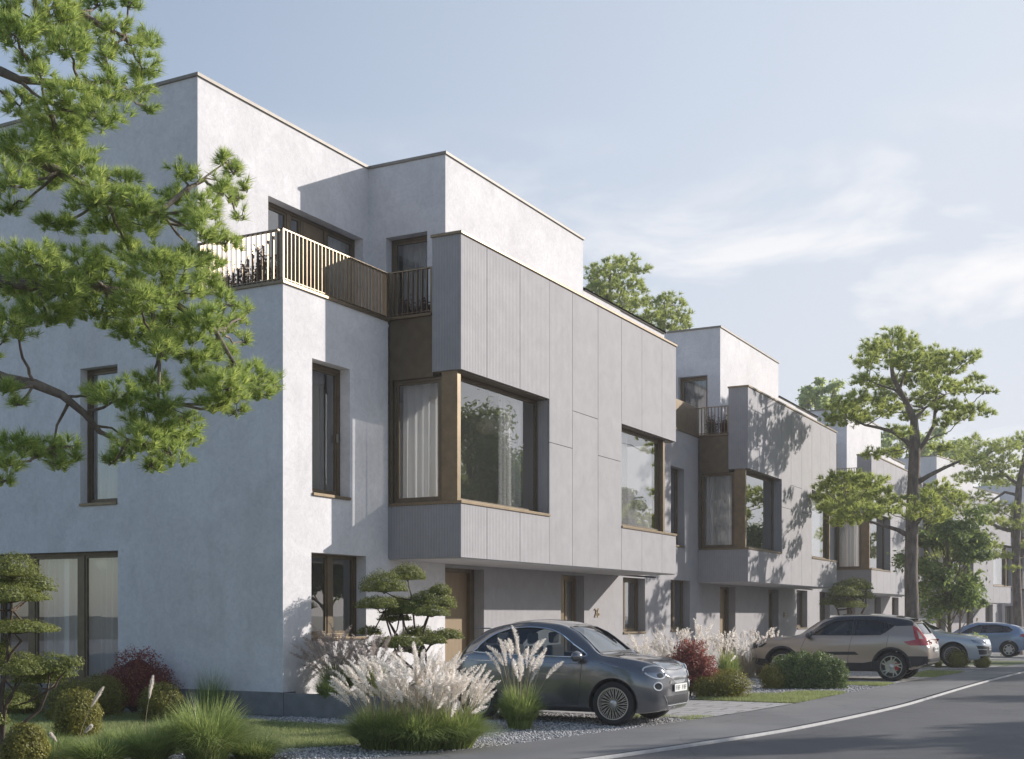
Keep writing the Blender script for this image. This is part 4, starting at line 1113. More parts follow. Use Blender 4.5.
sv['patches'] = [
    ('black_roof', 'T', [(x1-1.92, -.60), (x1-1.92, .60), (x1-2.6, .655), (x1-3.4, .64), (x1-4.02, .60), (x1-4.02, -.60), (x1-3.4, -.64), (x1-2.6, -.655)], GLOSSB, dict(off=0.004, step=0.08)),
    ('roof_side', 'S', [(x1-1.44, 1.115), (x1-1.66, 1.27), (x1-1.85, 1.42), (x1-2.05, 1.50), (x1-2.35, 1.575), (x1-3.0, 1.585), (x1-3.4, 1.56), (x1-3.8, 1.50), (x1-4.04, 1.45), (x1-4.05, 1.36), (x1-3.66, 1.35), (x1-3.40, 1.42), (x1-3.15, 1.475), (x1-2.65, 1.50), (x1-2.40, 1.485), (x1-2.10, 1.44), (x1-1.84, 1.28), (x1-1.60, 1.11)][::-1], GLOSSB, dict(off=0.005)),
    ('door_pillar', 'S', [(x1-2.615, 1.115), (x1-2.69, 1.115), (x1-2.705, 1.505), (x1-2.63, 1.505)], GLOSSB, dict(off=0.006)),
    ('roof_rail', 'S', [(x1-2.1, 1.52), (x1-2.5, 1.555), (x1-3.3, 1.54), (x1-3.75, 1.49)], GLOSSB, dict(line=0.014, off=-0.01)),
    ('sill_cladding', 'S', [(x1-3.30, .24), (x1-1.15, .24), (x1-1.15, .42), (x1-1.6, .44), (x1-2.9, .44), (x1-3.30, .52)], BLACKP, dict(off=0.010)),
    ('rear_cladding', 'S', [(x1-4.40, .42), (x1-3.98, .35), (x1-3.94, .52), (x1-3.98, .62), (x1-4.41, .62)], BLACKP, dict(off=0.008)),
    ('front_cladding', 'S', [(x1-.50, .30), (x1-.02, .38), (x1-.02, .52), (x1-.50, .50)], BLACKP, dict(off=0.008)),
    ('door_moulding', 'S', [(x1-2.80, .64), (x1-1.75, .62), (x1-1.85, .70), (x1-2.70, .715)], BLACKP, dict(off=0.007)),
    ('door', 'S', [(x1-1.38, .45), (x1-1.36, .80), (x1-1.48, 1.06)], JOINT, dict(line=0.005, off=-0.001)),
    ('door', 'S', [(x1-2.52, .45), (x1-2.56, .80), (x1-2.62, 1.10)], JOINT, dict(line=0.005, off=-0.001)),
    ('door', 'S', [(x1-3.22, .58), (x1-3.45, .80), (x1-3.50, 1.12)], JOINT, dict(line=0.005, off=-0.001)),
    ('door_handle', 'S', [(x1-2.46, .945), (x1-2.26, .945), (x1-2.26, .985), (x1-2.46, .985)], sv_paint, dict(thick=0.018)),
    ('door_handle', 'S', [(x1-3.44, .965), (x1-3.24, .965), (x1-3.24, 1.005), (x1-3.44, 1.005)], sv_paint, dict(thick=0.018)),
    ('tail_light', 'S', [(x1-3.86, .97), (x1-4.02, .88), (x1-4.43, .885), (x1-4.43, 1.02), (x1-4.22, 1.05), (x1-4.10, 1.34), (x1-4.03, 1.36), (x1-4.10, 1.15), (x1-4.14, 1.02)], LAMPR, dict(off=0.007, step=0.03)),
    ('tail_light', 'B', [(.60, .90), (.88, .90), (.86, 1.02), (.74, 1.04), (.72, 1.30), (.66, 1.34), (.66, 1.05), (.60, 1.0)], LAMPR, dict(mirror=True, off=0.007, step=0.03)),
    ('rear_bumper', 'B', [(-.86, .36), (.86, .36), (.88, .56), (-.88, .56)], BLACKP, dict(off=0.01, step=0.08)),
    ('grille', 'F', [(-.42, .62), (.42, .62), (.46, .80), (-.46, .80)], BLACKP, dict(off=0.006)),
    ('headlight', 'S', [(x1-.02, .74), (x1-.35, .80), (x1-.48, .90), (x1-.12, .90), (x1-.02, .85)], DARK, dict(off=0.006)),
    ('headlight', 'F', [(.50, .74), (.86, .78), (.84, .88), (.52, .86)], LAMPG, dict(mirror=True, off=0.006)),
    ('lower_grille', 'F', [(-.70, .34), (.70, .34), (.74, .52), (-.74, .52)], BLACKP, dict(off=0.006)),
]
suv, sb = car(sv, 'off_roader', 'beige off-roader with glossy black roof and red tail lights, its tail towards the street', 'car', (32.25, 7.6, gz(32)+0.002), R(90))
m = MB(); m.box(-x1+0.28, -x1+0.55, -0.52, 0.52, 1.498, 1.525); m.obj('roof_spoiler', GLOSSB, suv, bevel=0.01)
m = MB(); m.box(-x1+0.75, -x1+0.95, -0.03, 0.03, 1.555, 1.60); m.obj('roof_antenna', GLOSSB, suv, bevel=0.02)
plate(suv, sb, 'B', 0.0, 0.78)

# --- silver-white off-roader, nose to the street ---------------------------
L2_ = 4.92; x2 = L2_/2
wp = mat_paint('silver_white_paint', (0.50, 0.54, 0.58), 0.35, 0.3)
wv = dict(L=L2_, hw=0.975, fo=0.94, wb=2.895, wr=0.385, tw=0.26, gap=0.045, paint=wp,
    T=pchip([0, .05, .2, .5, .9, 1.3, 1.5, 1.8, 2.2, 2.7, 3.3, 3.9, 4.3, 4.6, 4.8, 4.92], [.80, .89, .95, 1.01, 1.06, 1.10, 1.16, 1.33, 1.53, 1.655, 1.66, 1.58, 1.42, 1.20, 1.08, .9]),
    B=pchip([0, .1, .5, 1, 4, 4.6, 4.92], [.36, .26, .22, .22, .24, .30, .45]),
    Z=pchip([0, .4, 1.2, 2, 3, 4, 4.92], [.72, .90, 1.0, 1.05, 1.08, 1.12, .85]),
    W=pchip([0, .04, .15, .4, .9, 1.5, 3.6, 4.3, 4.7, 4.92], [.66, .75, .84, .92, .965, .97, .975, .95, .89, .75]),
    R=pchip([0, 1.3, 1.7, 2.3, 3.4, 4.2, 4.92], [.6, .76, .70, .66, .65, .62, .6]),
    crown=0.05, nose=0.04, tail=0.03, cabin=(1.55, 4.4, 0.5), sill=0.28, style='multi', liprad=0.012, lipmat=BLACKP,
    mirror=(x2-1.75, 1.10, 0.93), seats=(x2-2.35, x2-3.2), seatz=0.74, dash=x2-1.65, wsdeep=(0.3, 0.45))
wv['glass'] = [('side_window', 'S', [(x2-1.80, 1.11), (x2-2.10, 1.32), (x2-2.45, 1.47), (x2-3.3, 1.52), (x2-3.9, 1.42), (x2-4.2, 1.25), (x2-4.1, 1.16)], dict(mat=CGLASSD, rim=0.012, rimmat=CHROME)),
               ('windscreen', 'F', [(-.72, 1.18), (.72, 1.18), (.66, 1.36), (.58, 1.52), (-.58, 1.52), (-.66, 1.36)], dict(mat=CGLASS, rim=0.012))]
wv['patches'] = [
    ('headlight', 'F', [(.56, .76), (.86, .80), (.88, .89), (.58, .88)], LAMPG, dict(mirror=True, off=0.006)),
    ('headlight', 'S', [(x2-.08, .76), (x2-.32, .80), (x2-.42, .89), (x2-.14, .90)], LAMPG, dict(off=0.006)),
    ('air_intake', 'F', [(.50, .42), (.84, .42), (.88, .70), (.54, .68)], BLACKP, dict(mirror=True, off=0.006)),
    ('intake_blade', 'F', [(.50, .555), (.88, .575), (.88, .60), (.50, .58)], wp, dict(mirror=True, off=0.012)),
    ('grille', 'F', [(-.44, .44), (.44, .44), (.48, .66), (-.48, .66)], BLACKP, dict(off=0.006)),
    ('lower_lip', 'F', [(-.80, .30), (.80, .30), (.82, .37), (-.82, .37)], BLACKP, dict(off=0.006)),
    ('door', 'S', [(x2-1.45, .42), (x2-1.42, .80), (x2-1.62, 1.08)], JOINT, dict(line=0.005, off=-0.001)),
    ('door', 'S', [(x2-2.75, .42), (x2-2.78, .80), (x2-2.85, 1.10)], JOINT, dict(line=0.005, off=-0.001)),
]
wsv, wb_ = car(wv, 'off_roader', 'silver white off-roader with its nose towards the street, partly behind the beige one', 'car', (42.85, 7.95, gz(42)+0.002), R(-90))
plate(wsv, wb_, 'F', 0.0, 0.60)

# --- light blue hatchback, tail to the street ------------------------------
L3 = 4.25; x3 = L3/2
bp = mat_paint('light_blue_paint', (0.24, 0.33, 0.48), 0.35, 0.3)
hv = dict(L=L3, hw=0.90, fo=0.85, wb=2.62, wr=0.335, tw=0.22, gap=0.045, paint=bp,
    T=pchip([0, .05, .2, .5, .9, 1.15, 1.4, 1.8, 2.3, 2.9, 3.4, 3.8, 4.0, 4.12, 4.25], [.72, .82, .88, .95, 1.01, 1.06, 1.24, 1.43, 1.51, 1.50, 1.44, 1.33, 1.18, 1.05, .85]),
    B=pchip([0, .1, .5, 3.6, 4.25], [.32, .22, .19, .20, .38]),
    Z=pchip([0, .4, 1.2, 2, 3, 3.8, 4.25], [.66, .84, .94, .98, 1.01, 1.05, .80]),
    W=pchip([0, .04, .15, .4, .9, 3.4, 3.9, 4.15, 4.25], [.60, .70, .79, .86, .895, .90, .86, .78, .70]),
    R=pchip([0, 1.2, 1.6, 2.3, 3.4, 3.9, 4.25], [.6, .70, .64, .61, .59, .56, .52]),
    crown=0.05, nose=0.04, tail=0.03, cabin=(1.25, 3.95, 0.45), sill=0.26, style='small', liprad=0.010, lipmat=BLACKP,
    mirror=(x3-1.45, 1.02, 0.86), seats=(x3-2.05, x3-2.85), seatz=0.64, dash=x3-1.35, wsdeep=(0.3, 0.4))
hv['glass'] = [('side_window', 'S', [(x3-1.50, 1.02), (x3-1.85, 1.24), (x3-2.25, 1.38), (x3-2.9, 1.40), (x3-3.4, 1.32), (x3-3.62, 1.18), (x3-3.5, 1.07)], dict(mat=CGLASSD, rim=0.010)),
               ('windscreen', 'F', [(-.64, 1.09), (.64, 1.09), (.56, 1.28), (.50, 1.40), (-.50, 1.40), (-.56, 1.28)], dict(mat=CGLASS, rim=0.010)),
               ('rear_window', 'B', [(-.50, 1.10), (.50, 1.10), (.44, 1.30), (-.44, 1.30)], dict(mat=CGLASSD, rim=0.010))]
hv['patches'] = [
    ('tail_light', 'B', [(.52, .84), (.82, .86), (.80, 1.00), (.54, .98)], LAMPR, dict(mirror=True, off=0.006)),
    ('tail_light', 'S', [(x3-3.90, .90), (x3-4.22, .86), (x3-4.2, .99), (x3-4.0, 1.02)], LAMPR, dict(off=0.006)),
    ('rear_bumper', 'B', [(-.76, .36), (.76, .36), (.78, .50), (-.78, .50)], BLACKP, dict(off=0.008)),
    ('door', 'S', [(x3-1.36, .38), (x3-1.34, .75), (x3-1.44, .99)], JOINT, dict(line=0.005, off=-0.001)),
    ('door', 'S', [(x3-2.50, .38), (x3-2.52, .75), (x3-2.58, 1.0)], JOINT, dict(line=0.005, off=-0.001)),
]
bcar, bb_ = car(hv, 'hatchback', 'light blue hatchback parked farthest along the row, tail towards the street', 'car', (58.5, 7.9, gz(58)+0.002), R(90))
plate(bcar, bb_, 'B', 0.0, 0.68)
# ------------------------------------------------------------------ vegetation
BARK = mat_noisy('bark', (0.12, 0.092, 0.075), (0.29, 0.24, 0.20), 9, 0.95, 0.9, 0.03, 22, stretch=(1, 1, 0.35))
TWIG = mat_noisy('twig', (0.07, 0.05, 0.035), (0.15, 0.11, 0.08), 12, 0.9, 0.4, 0.005, 50)
NEEDLE = mat_leaf('pine_needle', (0.18, 0.26, 0.09), (0.37, 0.47, 0.14), (0.55, 0.58, 0.22), 0.50, 0.45)
NEEDLE_F = mat_leaf('far_pine_needle', (0.20, 0.25, 0.09), (0.38, 0.45, 0.13), (0.54, 0.55, 0.20), 0.50, 0.5)
LEAFG = mat_leaf('green_leaf', (0.12, 0.18, 0.06), (0.21, 0.28, 0.09), (0.33, 0.39, 0.14), 0.42)
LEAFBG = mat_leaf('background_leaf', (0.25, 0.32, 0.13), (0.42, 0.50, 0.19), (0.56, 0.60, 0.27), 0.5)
BOXL = mat_leaf('boxwood_leaf', (0.13, 0.135, 0.035), (0.25, 0.24, 0.055), (0.38, 0.35, 0.10), 0.33)
NIWA = mat_leaf('niwaki_leaf', (0.10, 0.13, 0.04), (0.21, 0.24, 0.065), (0.42, 0.42, 0.16), 0.32)
REDL = mat_leaf('barberry_leaf', (0.14, 0.045, 0.04), (0.32, 0.12, 0.085), (0.46, 0.27, 0.16), 0.35)
BROWNL = mat_leaf('russet_leaf', (0.06, 0.025, 0.018), (0.13, 0.06, 0.04), (0.19, 0.10, 0.06), 0.2)
BLADE = mat_leaf('reed_blade', (0.15, 0.21, 0.07), (0.30, 0.38, 0.13), (0.50, 0.53, 0.25), 0.45)
PLUME = mat_leaf('pampas_plume', (0.62, 0.58, 0.53), (0.80, 0.77, 0.72), (0.90, 0.88, 0.84), 0.45, 0.9)
PLUMEB = mat_leaf('brown_plume', (0.30, 0.25, 0.22), (0.52, 0.46, 0.42), (0.75, 0.70, 0.65), 0.35, 0.9)
DRYB = mat_leaf('dry_blade', (0.30, 0.26, 0.18), (0.48, 0.42, 0.30), (0.6, 0.55, 0.42), 0.35, 0.8)

def unit(v): return v/np.maximum(np.linalg.norm(v, axis=-1, keepdims=True), 1e-9)
def rand_dir(n): return unit(rng.normal(size=(n, 3)))
def leafs(P, Nrm, size, asp=0.5, jit=0.8, fold=False):
    """diamond leaf of two triangles at P, facing roughly along Nrm"""
    n = len(P); size = np.broadcast_to(np.asarray(size, float), (n,))
    nn = unit(Nrm+jit*rand_dir(n)); a = unit(np.cross(nn, rand_dir(n))); b = np.cross(nn, a)
    s = size[:, None]; V = np.stack([P-a*s, P-b*s*asp+nn*s*0.12, P+a*s, P+b*s*asp+nn*s*0.12], 1).reshape(-1, 3)
    k = 4*np.arange(n)[:, None]; return V, np.concatenate([k+[0, 1, 2], k+[0, 2, 3]])
def needles(P, D, n_per, length, width, spread=1.0, back=0.0):
    """tufts: P centres, D tuft axes"""
    m = len(P); L_ = np.broadcast_to(np.asarray(length, float), (m,))
    d = unit(D[:, None, :]+spread*rand_dir(m*n_per).reshape(m, n_per, 3))
    l = L_[:, None, None]*rng.uniform(0.7, 1.1, (m, n_per, 1))
    base = P[:, None, :]+d*l*0.04-D[:, None, :]*rng.uniform(0, 0.6, (m, n_per, 1))*L_[:, None, None]*0.8
    tip = base+d*l; tip[..., 2] -= l[..., 0]*0.10
    w = unit(np.cross(d, rand_dir(m*n_per).reshape(m, n_per, 3)))*width
    V = np.stack([base-w, base+w, tip], 2).reshape(-1, 3); F = np.arange(len(V)).reshape(-1, 3)
    return V, F
class NP:
    def __init__(s): s.V = []; s.F = []; s.o = 0
    def add(s, VF):
        V, F = VF; s.V.append(V); s.F.append(F+s.o); s.o += len(V); return s
    def obj(s, name, mat, parent=None, loc=None): return npmesh(name, np.concatenate(s.V), np.concatenate(s.F), mat, parent, loc=loc)
A_ = R(28.04); SA, CA = math.sin(A_), math.cos(A_)
def ray(px, py, f):
    """the place at depth f seen at that pixel of the photograph (used to survey positions)"""
    r = (px-512)/1258*f
    return np.array((r*SA+f*CA, -r*CA+f*SA, CAMH+(614-py)/1258*f))
RIGHT = np.array((SA, -CA, 0)); FWD = np.array((CA, SA, 0))
def bez(a, b, bend, n=7):
    a = np.array(a, float); b = np.array(b, float); mid = (a+b)/2+np.array(bend, float)
    return [tuple((1-t)**2*a+2*t*(1-t)*mid+t*t*b) for t in np.linspace(0, 1, n)]
def wobble(pts, s):
    return [tuple(np.array(p)+(rng.normal(0, s, 3) if 0 < i < len(pts)-1 else 0)) for i, p in enumerate(pts)]

def pads_pine(name, label, base, trunk_pts, trunk_r, pads, mat, ntuft, nper, nl, nw, group, limbs=(), twn=5, BRK=0.013, dens=None, flat=0.5):
    """pads: (centre xyz, horizontal radius a, vertical radius b).  A pad is a cloud of needle tufts carried by twigs."""
    base = np.array(base, float)
    t = thing(name, label, 'pine tree', tuple(base), 0, group)
    tr = MB(); tr.tube([tuple(np.array(p)-base) for p in trunk_pts], trunk_r, 14)
    tr.obj('trunk', BARK, t, smooth=60)
    br = MB(); tp = [np.array(p, float) for p in trunk_pts]
    for pts, r0, r1 in limbs:
        q = [tuple(np.array(p)-base) for p in pts]; br.tube(q, list(np.linspace(r0, r1, len(q))), 8)
    cr = NP(); limb_nodes = [np.array(p, float) for pts, a, b in limbs for p in pts[1:]]+tp[len(tp)//3:]
    for c, a, b in pads:
        c = np.array(c, float)
        # branch from the nearest limb or trunk point that lies below or beside the pad
        d = [np.linalg.norm(q-c)+(1.5 if q[2] > c[2]+0.3 else 0) for q in limb_nodes]
        q = limb_nodes[int(np.argmin(d))]
        e = c-np.array((0, 0, b*0.35))
        pts = wobble(bez(q, e, (0, 0, -0.06*np.linalg.norm(q-e)), 7), 0.012*np.linalg.norm(q-e)+0.004)
        br.tube([tuple(np.array(p)-base) for p in pts], list(np.linspace(BRK*(0.5+a)+0.006, 0.007+0.004*a, 7)), 6)
        vol = a*a*b; n = max(6, int(ntuft*a*(a+b)))
        u = rand_dir(n); r = rng.uniform(0.25, 1.0, n)**0.5
        lump = 1+0.30*np.sin(u[:, 0]*5+c[0]*3)*np.cos(u[:, 1]*5+c[1]*2)+0.15*np.sin(u[:, 2]*9)
        P = c+u*(r*lump)[:, None]*np.array((a, a, b))
        up = unit(np.stack([u[:, 0]*0.7, u[:, 1]*0.7, np.abs(u[:, 2])*0.5+flat], 1)+0.35*rand_dir(n))
        cr.add(needles(P-base, up, nper, nl*rng.uniform(0.8, 1.2, n), nw, 0.85))
        # twigs
        k = min(n, twn*max(2, int(a*10)))
        for j in rng.choice(n, k, replace=False):
            s_ = e+(P[j]-e)*rng.uniform(0, 0.3)
            pp = wobble(bez(s_, P[j], (0, 0, -0.03), 4), 0.01)
            br.tube([tuple(np.array(p)-base) for p in pp], [0.006+0.003*a, 0.005, 0.004, 0.003], 4, cap=False)
    br.obj('branch', BARK, t, smooth=60); cr.obj('crown', mat, t)
    return t

# --- big foreground pine, its trunk just outside the left edge
FP = []
def fpad(px, py, rx, ry, f): 
    k = f/1258
    FP.append((ray(px, py, f), rx*k*1.04, ry*k*1.12))
for a in [(40, 18, 60, 18, 10.6), (15, 30, 30, 14, 9.8), (70, 45, 26, 15, 10.2), (118, 38, 22, 16, 10.9), (142, 60, 17, 22, 11.2), (30, 62, 15, 8, 10.3), (40, 72, 14, 7, 10.0), (108, 60, 12, 12, 10.8), (128, 4, 14, 5, 11), (100, 3, 14, 5, 10.9),
          (148, 38, 12, 9, 11.3), (95, 22, 16, 8, 11.2),
          (20, 102, 22, 11, 10.8), (70, 97, 30, 14, 10.1), (108, 88, 26, 14, 10.7), (100, 112, 24, 16, 10.1), (140, 88, 14, 12, 11.2), (150, 105, 8, 8, 11), (60, 125, 34, 10, 10.6),
          (25, 150, 30, 14, 10.0), (62, 145, 34, 15, 10.7), (12, 180, 24, 16, 9.7), (45, 172, 26, 12, 10.5), (82, 165, 22, 14, 10.1), (8, 205, 14, 9, 10.4),
          (98, 195, 30, 14, 10.0), (122, 180, 20, 10, 10.7), (140, 200, 24, 13, 10.2), (150, 222, 22, 14, 10.5), (110, 222, 30, 11, 10.9), (60, 222, 24, 6, 10.3),
          (185, 172, 14, 9, 10.8), (176, 196, 16, 12, 11.0), (200, 205, 20, 15, 10.4), (222, 190, 14, 12, 10.9), (232, 168, 12, 9, 11.2), (240, 195, 9, 9, 11.3), (225, 158, 12, 5, 11.0), (205, 228, 20, 14, 10.2), (226, 240, 16, 10, 10.8), (240, 215, 7, 7, 11), (245, 188, 7, 6, 11.4), (190, 218, 16, 10, 11.0),
          (30, 258, 36, 16, 9.6), (80, 262, 34, 15, 10.1), (20, 285, 34, 14, 10.4), (62, 288, 30, 12, 9.8), (112, 278, 32, 16, 10.6), (130, 250, 24, 10, 11.0), (160, 262, 28, 16, 10.1), (190, 258, 20, 11, 10.7), (205, 282, 18, 12, 11.1), (178, 288, 26, 15, 10.4), (140, 300, 30, 16, 10.0), (100, 308, 36, 13, 10.6), (45, 312, 34, 12, 10.0), (12, 322, 26, 14, 9.6),
          (210, 262, 16, 7, 11.3), (226, 300, 14, 10, 10.7), (205, 318, 26, 14, 10.2), (170, 322, 26, 14, 10.8), (135, 330, 24, 10, 10.4), (232, 325, 16, 9, 11.1), (248, 310, 7, 7, 11.2),
          (190, 348, 30, 14, 10.4), (222, 352, 18, 10, 10.9), (160, 345, 22, 12, 10.0), (244, 340, 8, 6, 11.3), (250, 375, 26, 11, 10.7), (228, 385, 28, 14, 10.2), (262, 392, 16, 8, 10.9), (200, 376, 22, 12, 10.7), (275, 382, 9, 6, 11.1), (215, 402, 20, 10, 10.4), (236, 408, 12, 8, 10.8),
          (120, 395, 26, 11, 10.0), (150, 382, 22, 10, 10.5), (92, 392, 16, 8, 10.3), (165, 402, 20, 12, 10.1), (150, 420, 26, 14, 10.3), (178, 432, 24, 12, 10.6), (140, 440, 24, 13, 10.0), (172, 452, 20, 12, 10.2), (125, 452, 14, 9, 10.6), (190, 418, 14, 8, 10.9), (150, 465, 14, 5, 10.4), (112, 462, 8, 5, 10.5),
          (18, 445, 26, 9, 9.9), (45, 448, 22, 9, 10.3), (68, 443, 12, 7, 10.5), (58, 462, 14, 8, 10.1), (10, 462, 20, 9, 9.6), (6, 478, 10, 6, 9.8), (78, 455, 6, 5, 10.4), (-4, 340, 10, 16, 10.4), (5, 385, 14, 10, 9.7), (18, 402, 10, 7, 9.9)]:
    fpad(*a)
def rp(px, py, f): return tuple(ray(px, py, f))
b0 = ray(-95, 614+1.6/10.6*1258, 10.6); b0[2] = 0
tk = [tuple(b0), tuple(b0+np.array((0.05, 0.1, 1.2))), rp(-88, 500, 10.5), rp(-80, 380, 10.4), rp(-88, 250, 10.5), rp(-80, 120, 10.5), rp(-70, 0, 10.5), rp(-74, -140, 10.5)]
limbs = [([rp(-82, 350, 10.4), rp(-40, 362, 10.2), rp(5, 379, 10.0), rp(35, 384, 10.0), rp(62, 395, 10.1), rp(85, 414, 10.1), rp(100, 432, 10.2), rp(118, 440, 10.2)], 0.060, 0.014),
         ([rp(70, 400, 10.1), rp(64, 412, 10.2), rp(57, 425, 10.3), rp(53, 447, 10.3)], 0.016, 0.008),
         ([rp(96, 426, 10.2), rp(112, 428, 10.3), rp(128, 440, 10.4)], 0.013, 0.006),
         ([rp(-78, 60, 10.5), rp(-30, 64, 10.4), rp(0, 71, 10.3), rp(20, 80, 10.3), rp(50, 82, 10.4), rp(80, 84, 10.5), rp(110, 81, 10.7)], 0.055, 0.014),
         ([rp(18, 79, 10.3), rp(32, 92, 10.3), rp(45, 101, 10.3)], 0.018, 0.009),
         ([rp(-74, -80, 10.5), rp(0, -40, 10.5), rp(60, -5, 10.6), rp(82, 13, 10.7), rp(105, 28, 10.8), rp(125, 36, 11.0)], 0.05, 0.010),
         ([rp(0, 37, 10.3), rp(15, 47, 10.3), rp(27, 60, 10.3)], 0.012, 0.006),
         ([rp(-85, 150, 10.5), rp(-30, 150, 10.3), rp(10, 149, 10.2), rp(60, 172, 10.3), rp(105, 200, 10.4), rp(160, 212, 10.5), rp(188, 188, 10.8), rp(205, 180, 10.9)], 0.060, 0.012),
         ([rp(196, 184, 10.8), rp(212, 172, 11), rp(226, 162, 11.1)], 0.010, 0.006), ([rp(205, 178, 10.9), rp(216, 180, 11), rp(226, 186, 11.1)], 0.008, 0.005),
         ([rp(-85, 230, 10.5), rp(-20, 280, 10.2), rp(40, 285, 10.2), rp(110, 290, 10.4), rp(170, 300, 10.5), rp(215, 330, 10.6), rp(235, 365, 10.6)], 0.065, 0.015),
         ([rp(150, 300, 10.5), rp(160, 350, 10.4), rp(158, 400, 10.3), rp(156, 440, 10.3)], 0.02, 0.010)]
limb_pts = limbs
fine = pads_pine('pine_tree', 'large foreground pine reaching in from the left with long soft needles', b0, tk, [0.24, 0.20, 0.18, 0.16, 0.14, 0.12, 0.09, 0.05], FP, NEEDLE, 760, 48, 0.094, 0.0028, 'pines along the street', limbs, twn=3)

# --- the two street pines on the right
P2 = []
def pads_from(L_, f0):
    out = []
    for px, py, rx, ry, df in L_:
        f = f0+df*2.1+0.5*math.sin(px*1.7+py); out.append((ray(px, py, f), rx*f/1258, ry*f/1258))
    return out
f0 = 39.3
LA = [(893, 334, 14, 8, 0), (875, 345, 14, 7, -1), (908, 340, 14, 8, 1), (890, 350, 26, 9, 1), (868, 358, 14, 7, 0), (862, 364, 10, 5, 1), (905, 360, 26, 10, -1), (930, 352, 14, 6, 1), (928, 362, 26, 9, 0), (950, 355, 14, 6, -1), (968, 357, 13, 6, 0), (978, 354, 6, 4, 0), (945, 368, 22, 8, 1), (915, 378, 24, 9, 1),
      (870, 378, 14, 6, -1), (858, 380, 10, 5, 0), (880, 385, 16, 5, 1), (940, 385, 20, 8, -1), (962, 388, 16, 7, 0), (975, 378, 11, 5, 1), (985, 390, 12, 4, 0), (855, 398, 16, 8, 0), (842, 405, 16, 8, -1), (830, 415, 11, 6, 0), (868, 410, 24, 11, 1), (850, 418, 24, 9, 0), (888, 408, 14, 9, -1), (925, 398, 22, 8, 1), (950, 405, 18, 6, 0), (975, 408, 14, 5, -1), (990, 412, 8, 4, 0), (960, 415, 18, 6, 1), (945, 422, 12, 5, 0), (912, 415, 16, 6, 1), (892, 428, 8, 4, 0), (882, 396, 18, 6, 1),
      (872, 454, 12, 6, 0), (893, 452, 12, 6, 1), (940, 448, 12, 6, 0), (905, 432, 10, 5, -1),
      (842, 478, 22, 7, 0), (870, 480, 20, 8, -1), (825, 486, 12, 5, 0), (850, 492, 30, 11, 1), (880, 496, 22, 9, 0), (820, 498, 10, 5, 1), (838, 508, 24, 9, 0), (862, 512, 26, 9, -1), (845, 520, 18, 6, 0), (888, 508, 18, 8, 1),
      (925, 500, 16, 10, -1), (940, 488, 16, 8, 0), (955, 500, 16, 8, 1), (915, 512, 14, 7, -1), (935, 515, 18, 8, 0), (905, 500, 8, 7, 0)]
trA = [rp(911, 668, f0), rp(912, 620, f0), rp(911, 570, f0), rp(912, 520, f0), rp(914, 470, f0), rp(915, 445, f0), rp(914, 420, f0), rp(905, 400, f0), rp(893, 378, f0), rp(890, 355, f0)]
bA = np.array(trA[0]); bA[2] = gz(bA[0]); trA[0] = tuple(bA)
lmA = [([rp(914, 450, f0), rp(905, 440, f0), rp(893, 432, f0), rp(880, 428, f0-.3), rp(865, 425, f0-.5), rp(850, 418, f0-.4)], 0.085, 0.025),
       ([rp(915, 455, f0), rp(925, 442, f0), rp(934, 425, f0+.2), rp(936, 400, f0+.3), rp(938, 380, f0+.2)], 0.09, 0.025),
       ([rp(936, 410, f0+.3), rp(950, 406, f0), rp(970, 405, f0)], 0.05, 0.02), ([rp(912, 425, f0), rp(925, 408, f0+.5), rp(945, 395, f0+.6)], 0.06, 0.02),
       ([rp(905, 400, f0), rp(895, 390, f0), rp(880, 385, f0), rp(868, 380, f0)], 0.05, 0.02), ([rp(900, 388, f0), rp(905, 372, f0), rp(908, 355, f0)], 0.05, 0.02),
       ([rp(912, 538, f0), rp(898, 530, f0), rp(882, 525, f0-.2), rp(868, 521, f0-.3), rp(850, 512, f0-.2)], 0.085, 0.025),
       ([rp(914, 485, f0), rp(928, 476, f0-.1), rp(944, 468, f0-.1), rp(960, 461, f0)], 0.09, 0.035), ([rp(912, 530, f0), rp(920, 518, f0-.3), rp(930, 505, f0-.6), rp(940, 492, f0-.4)], 0.09, 0.03)]
pineA = pads_pine('pine_tree', 'tall street pine with one clear straight trunk behind the beige off-roader', bA, trA, [0.27, 0.215, 0.20, 0.19, 0.18, 0.17, 0.12, 0.09, 0.07, 0.04], pads_from(LA, f0), NEEDLE_F, 150, 26, 0.17, 0.012, 'pines along the street', lmA, twn=2)
f1 = 60.0
LB = [(975, 440, 12, 6, 0), (962, 448, 14, 7, 1), (985, 450, 20, 8, 0), (1005, 445, 18, 8, -1), (1025, 440, 16, 8, 0), (1040, 450, 20, 10, 1), (970, 460, 20, 8, -1), (1000, 462, 26, 9, 0), (1030, 465, 20, 9, 1), (985, 475, 24, 8, 0), (1012, 480, 24, 8, 1), (1040, 482, 18, 8, 0), (962, 478, 12, 6, 1), (950, 494, 14, 5, 0), (975, 496, 16, 5, -1), (960, 512, 14, 5, 0), (1000, 508, 22, 7, 0), (1030, 512, 20, 8, 1), (990, 520, 18, 5, -1), (1018, 525, 22, 6, 0), (1045, 530, 20, 8, 1),
      (950, 540, 20, 7, 1), (975, 536, 20, 6, 0), (965, 550, 24, 7, 0), (990, 545, 14, 5, -1), (1000, 555, 16, 4, 0), (940, 552, 14, 6, 1), (1030, 545, 12, 5, 0), (1020, 425+20, 14, 6, 2), (1050, 420+10, 16, 8, 1), (1010, 568, 8, 3, 0), (1060, 490, 22, 10, 1), (1070, 460, 22, 10, 0)]
trB = [rp(1018, 668, f1), rp(1018, 620, f1), rp(1016, 560, f1), rp(1017, 520, f1), rp(1019, 485, f1), rp(1024, 460, f1), rp(1030, 435, f1)]
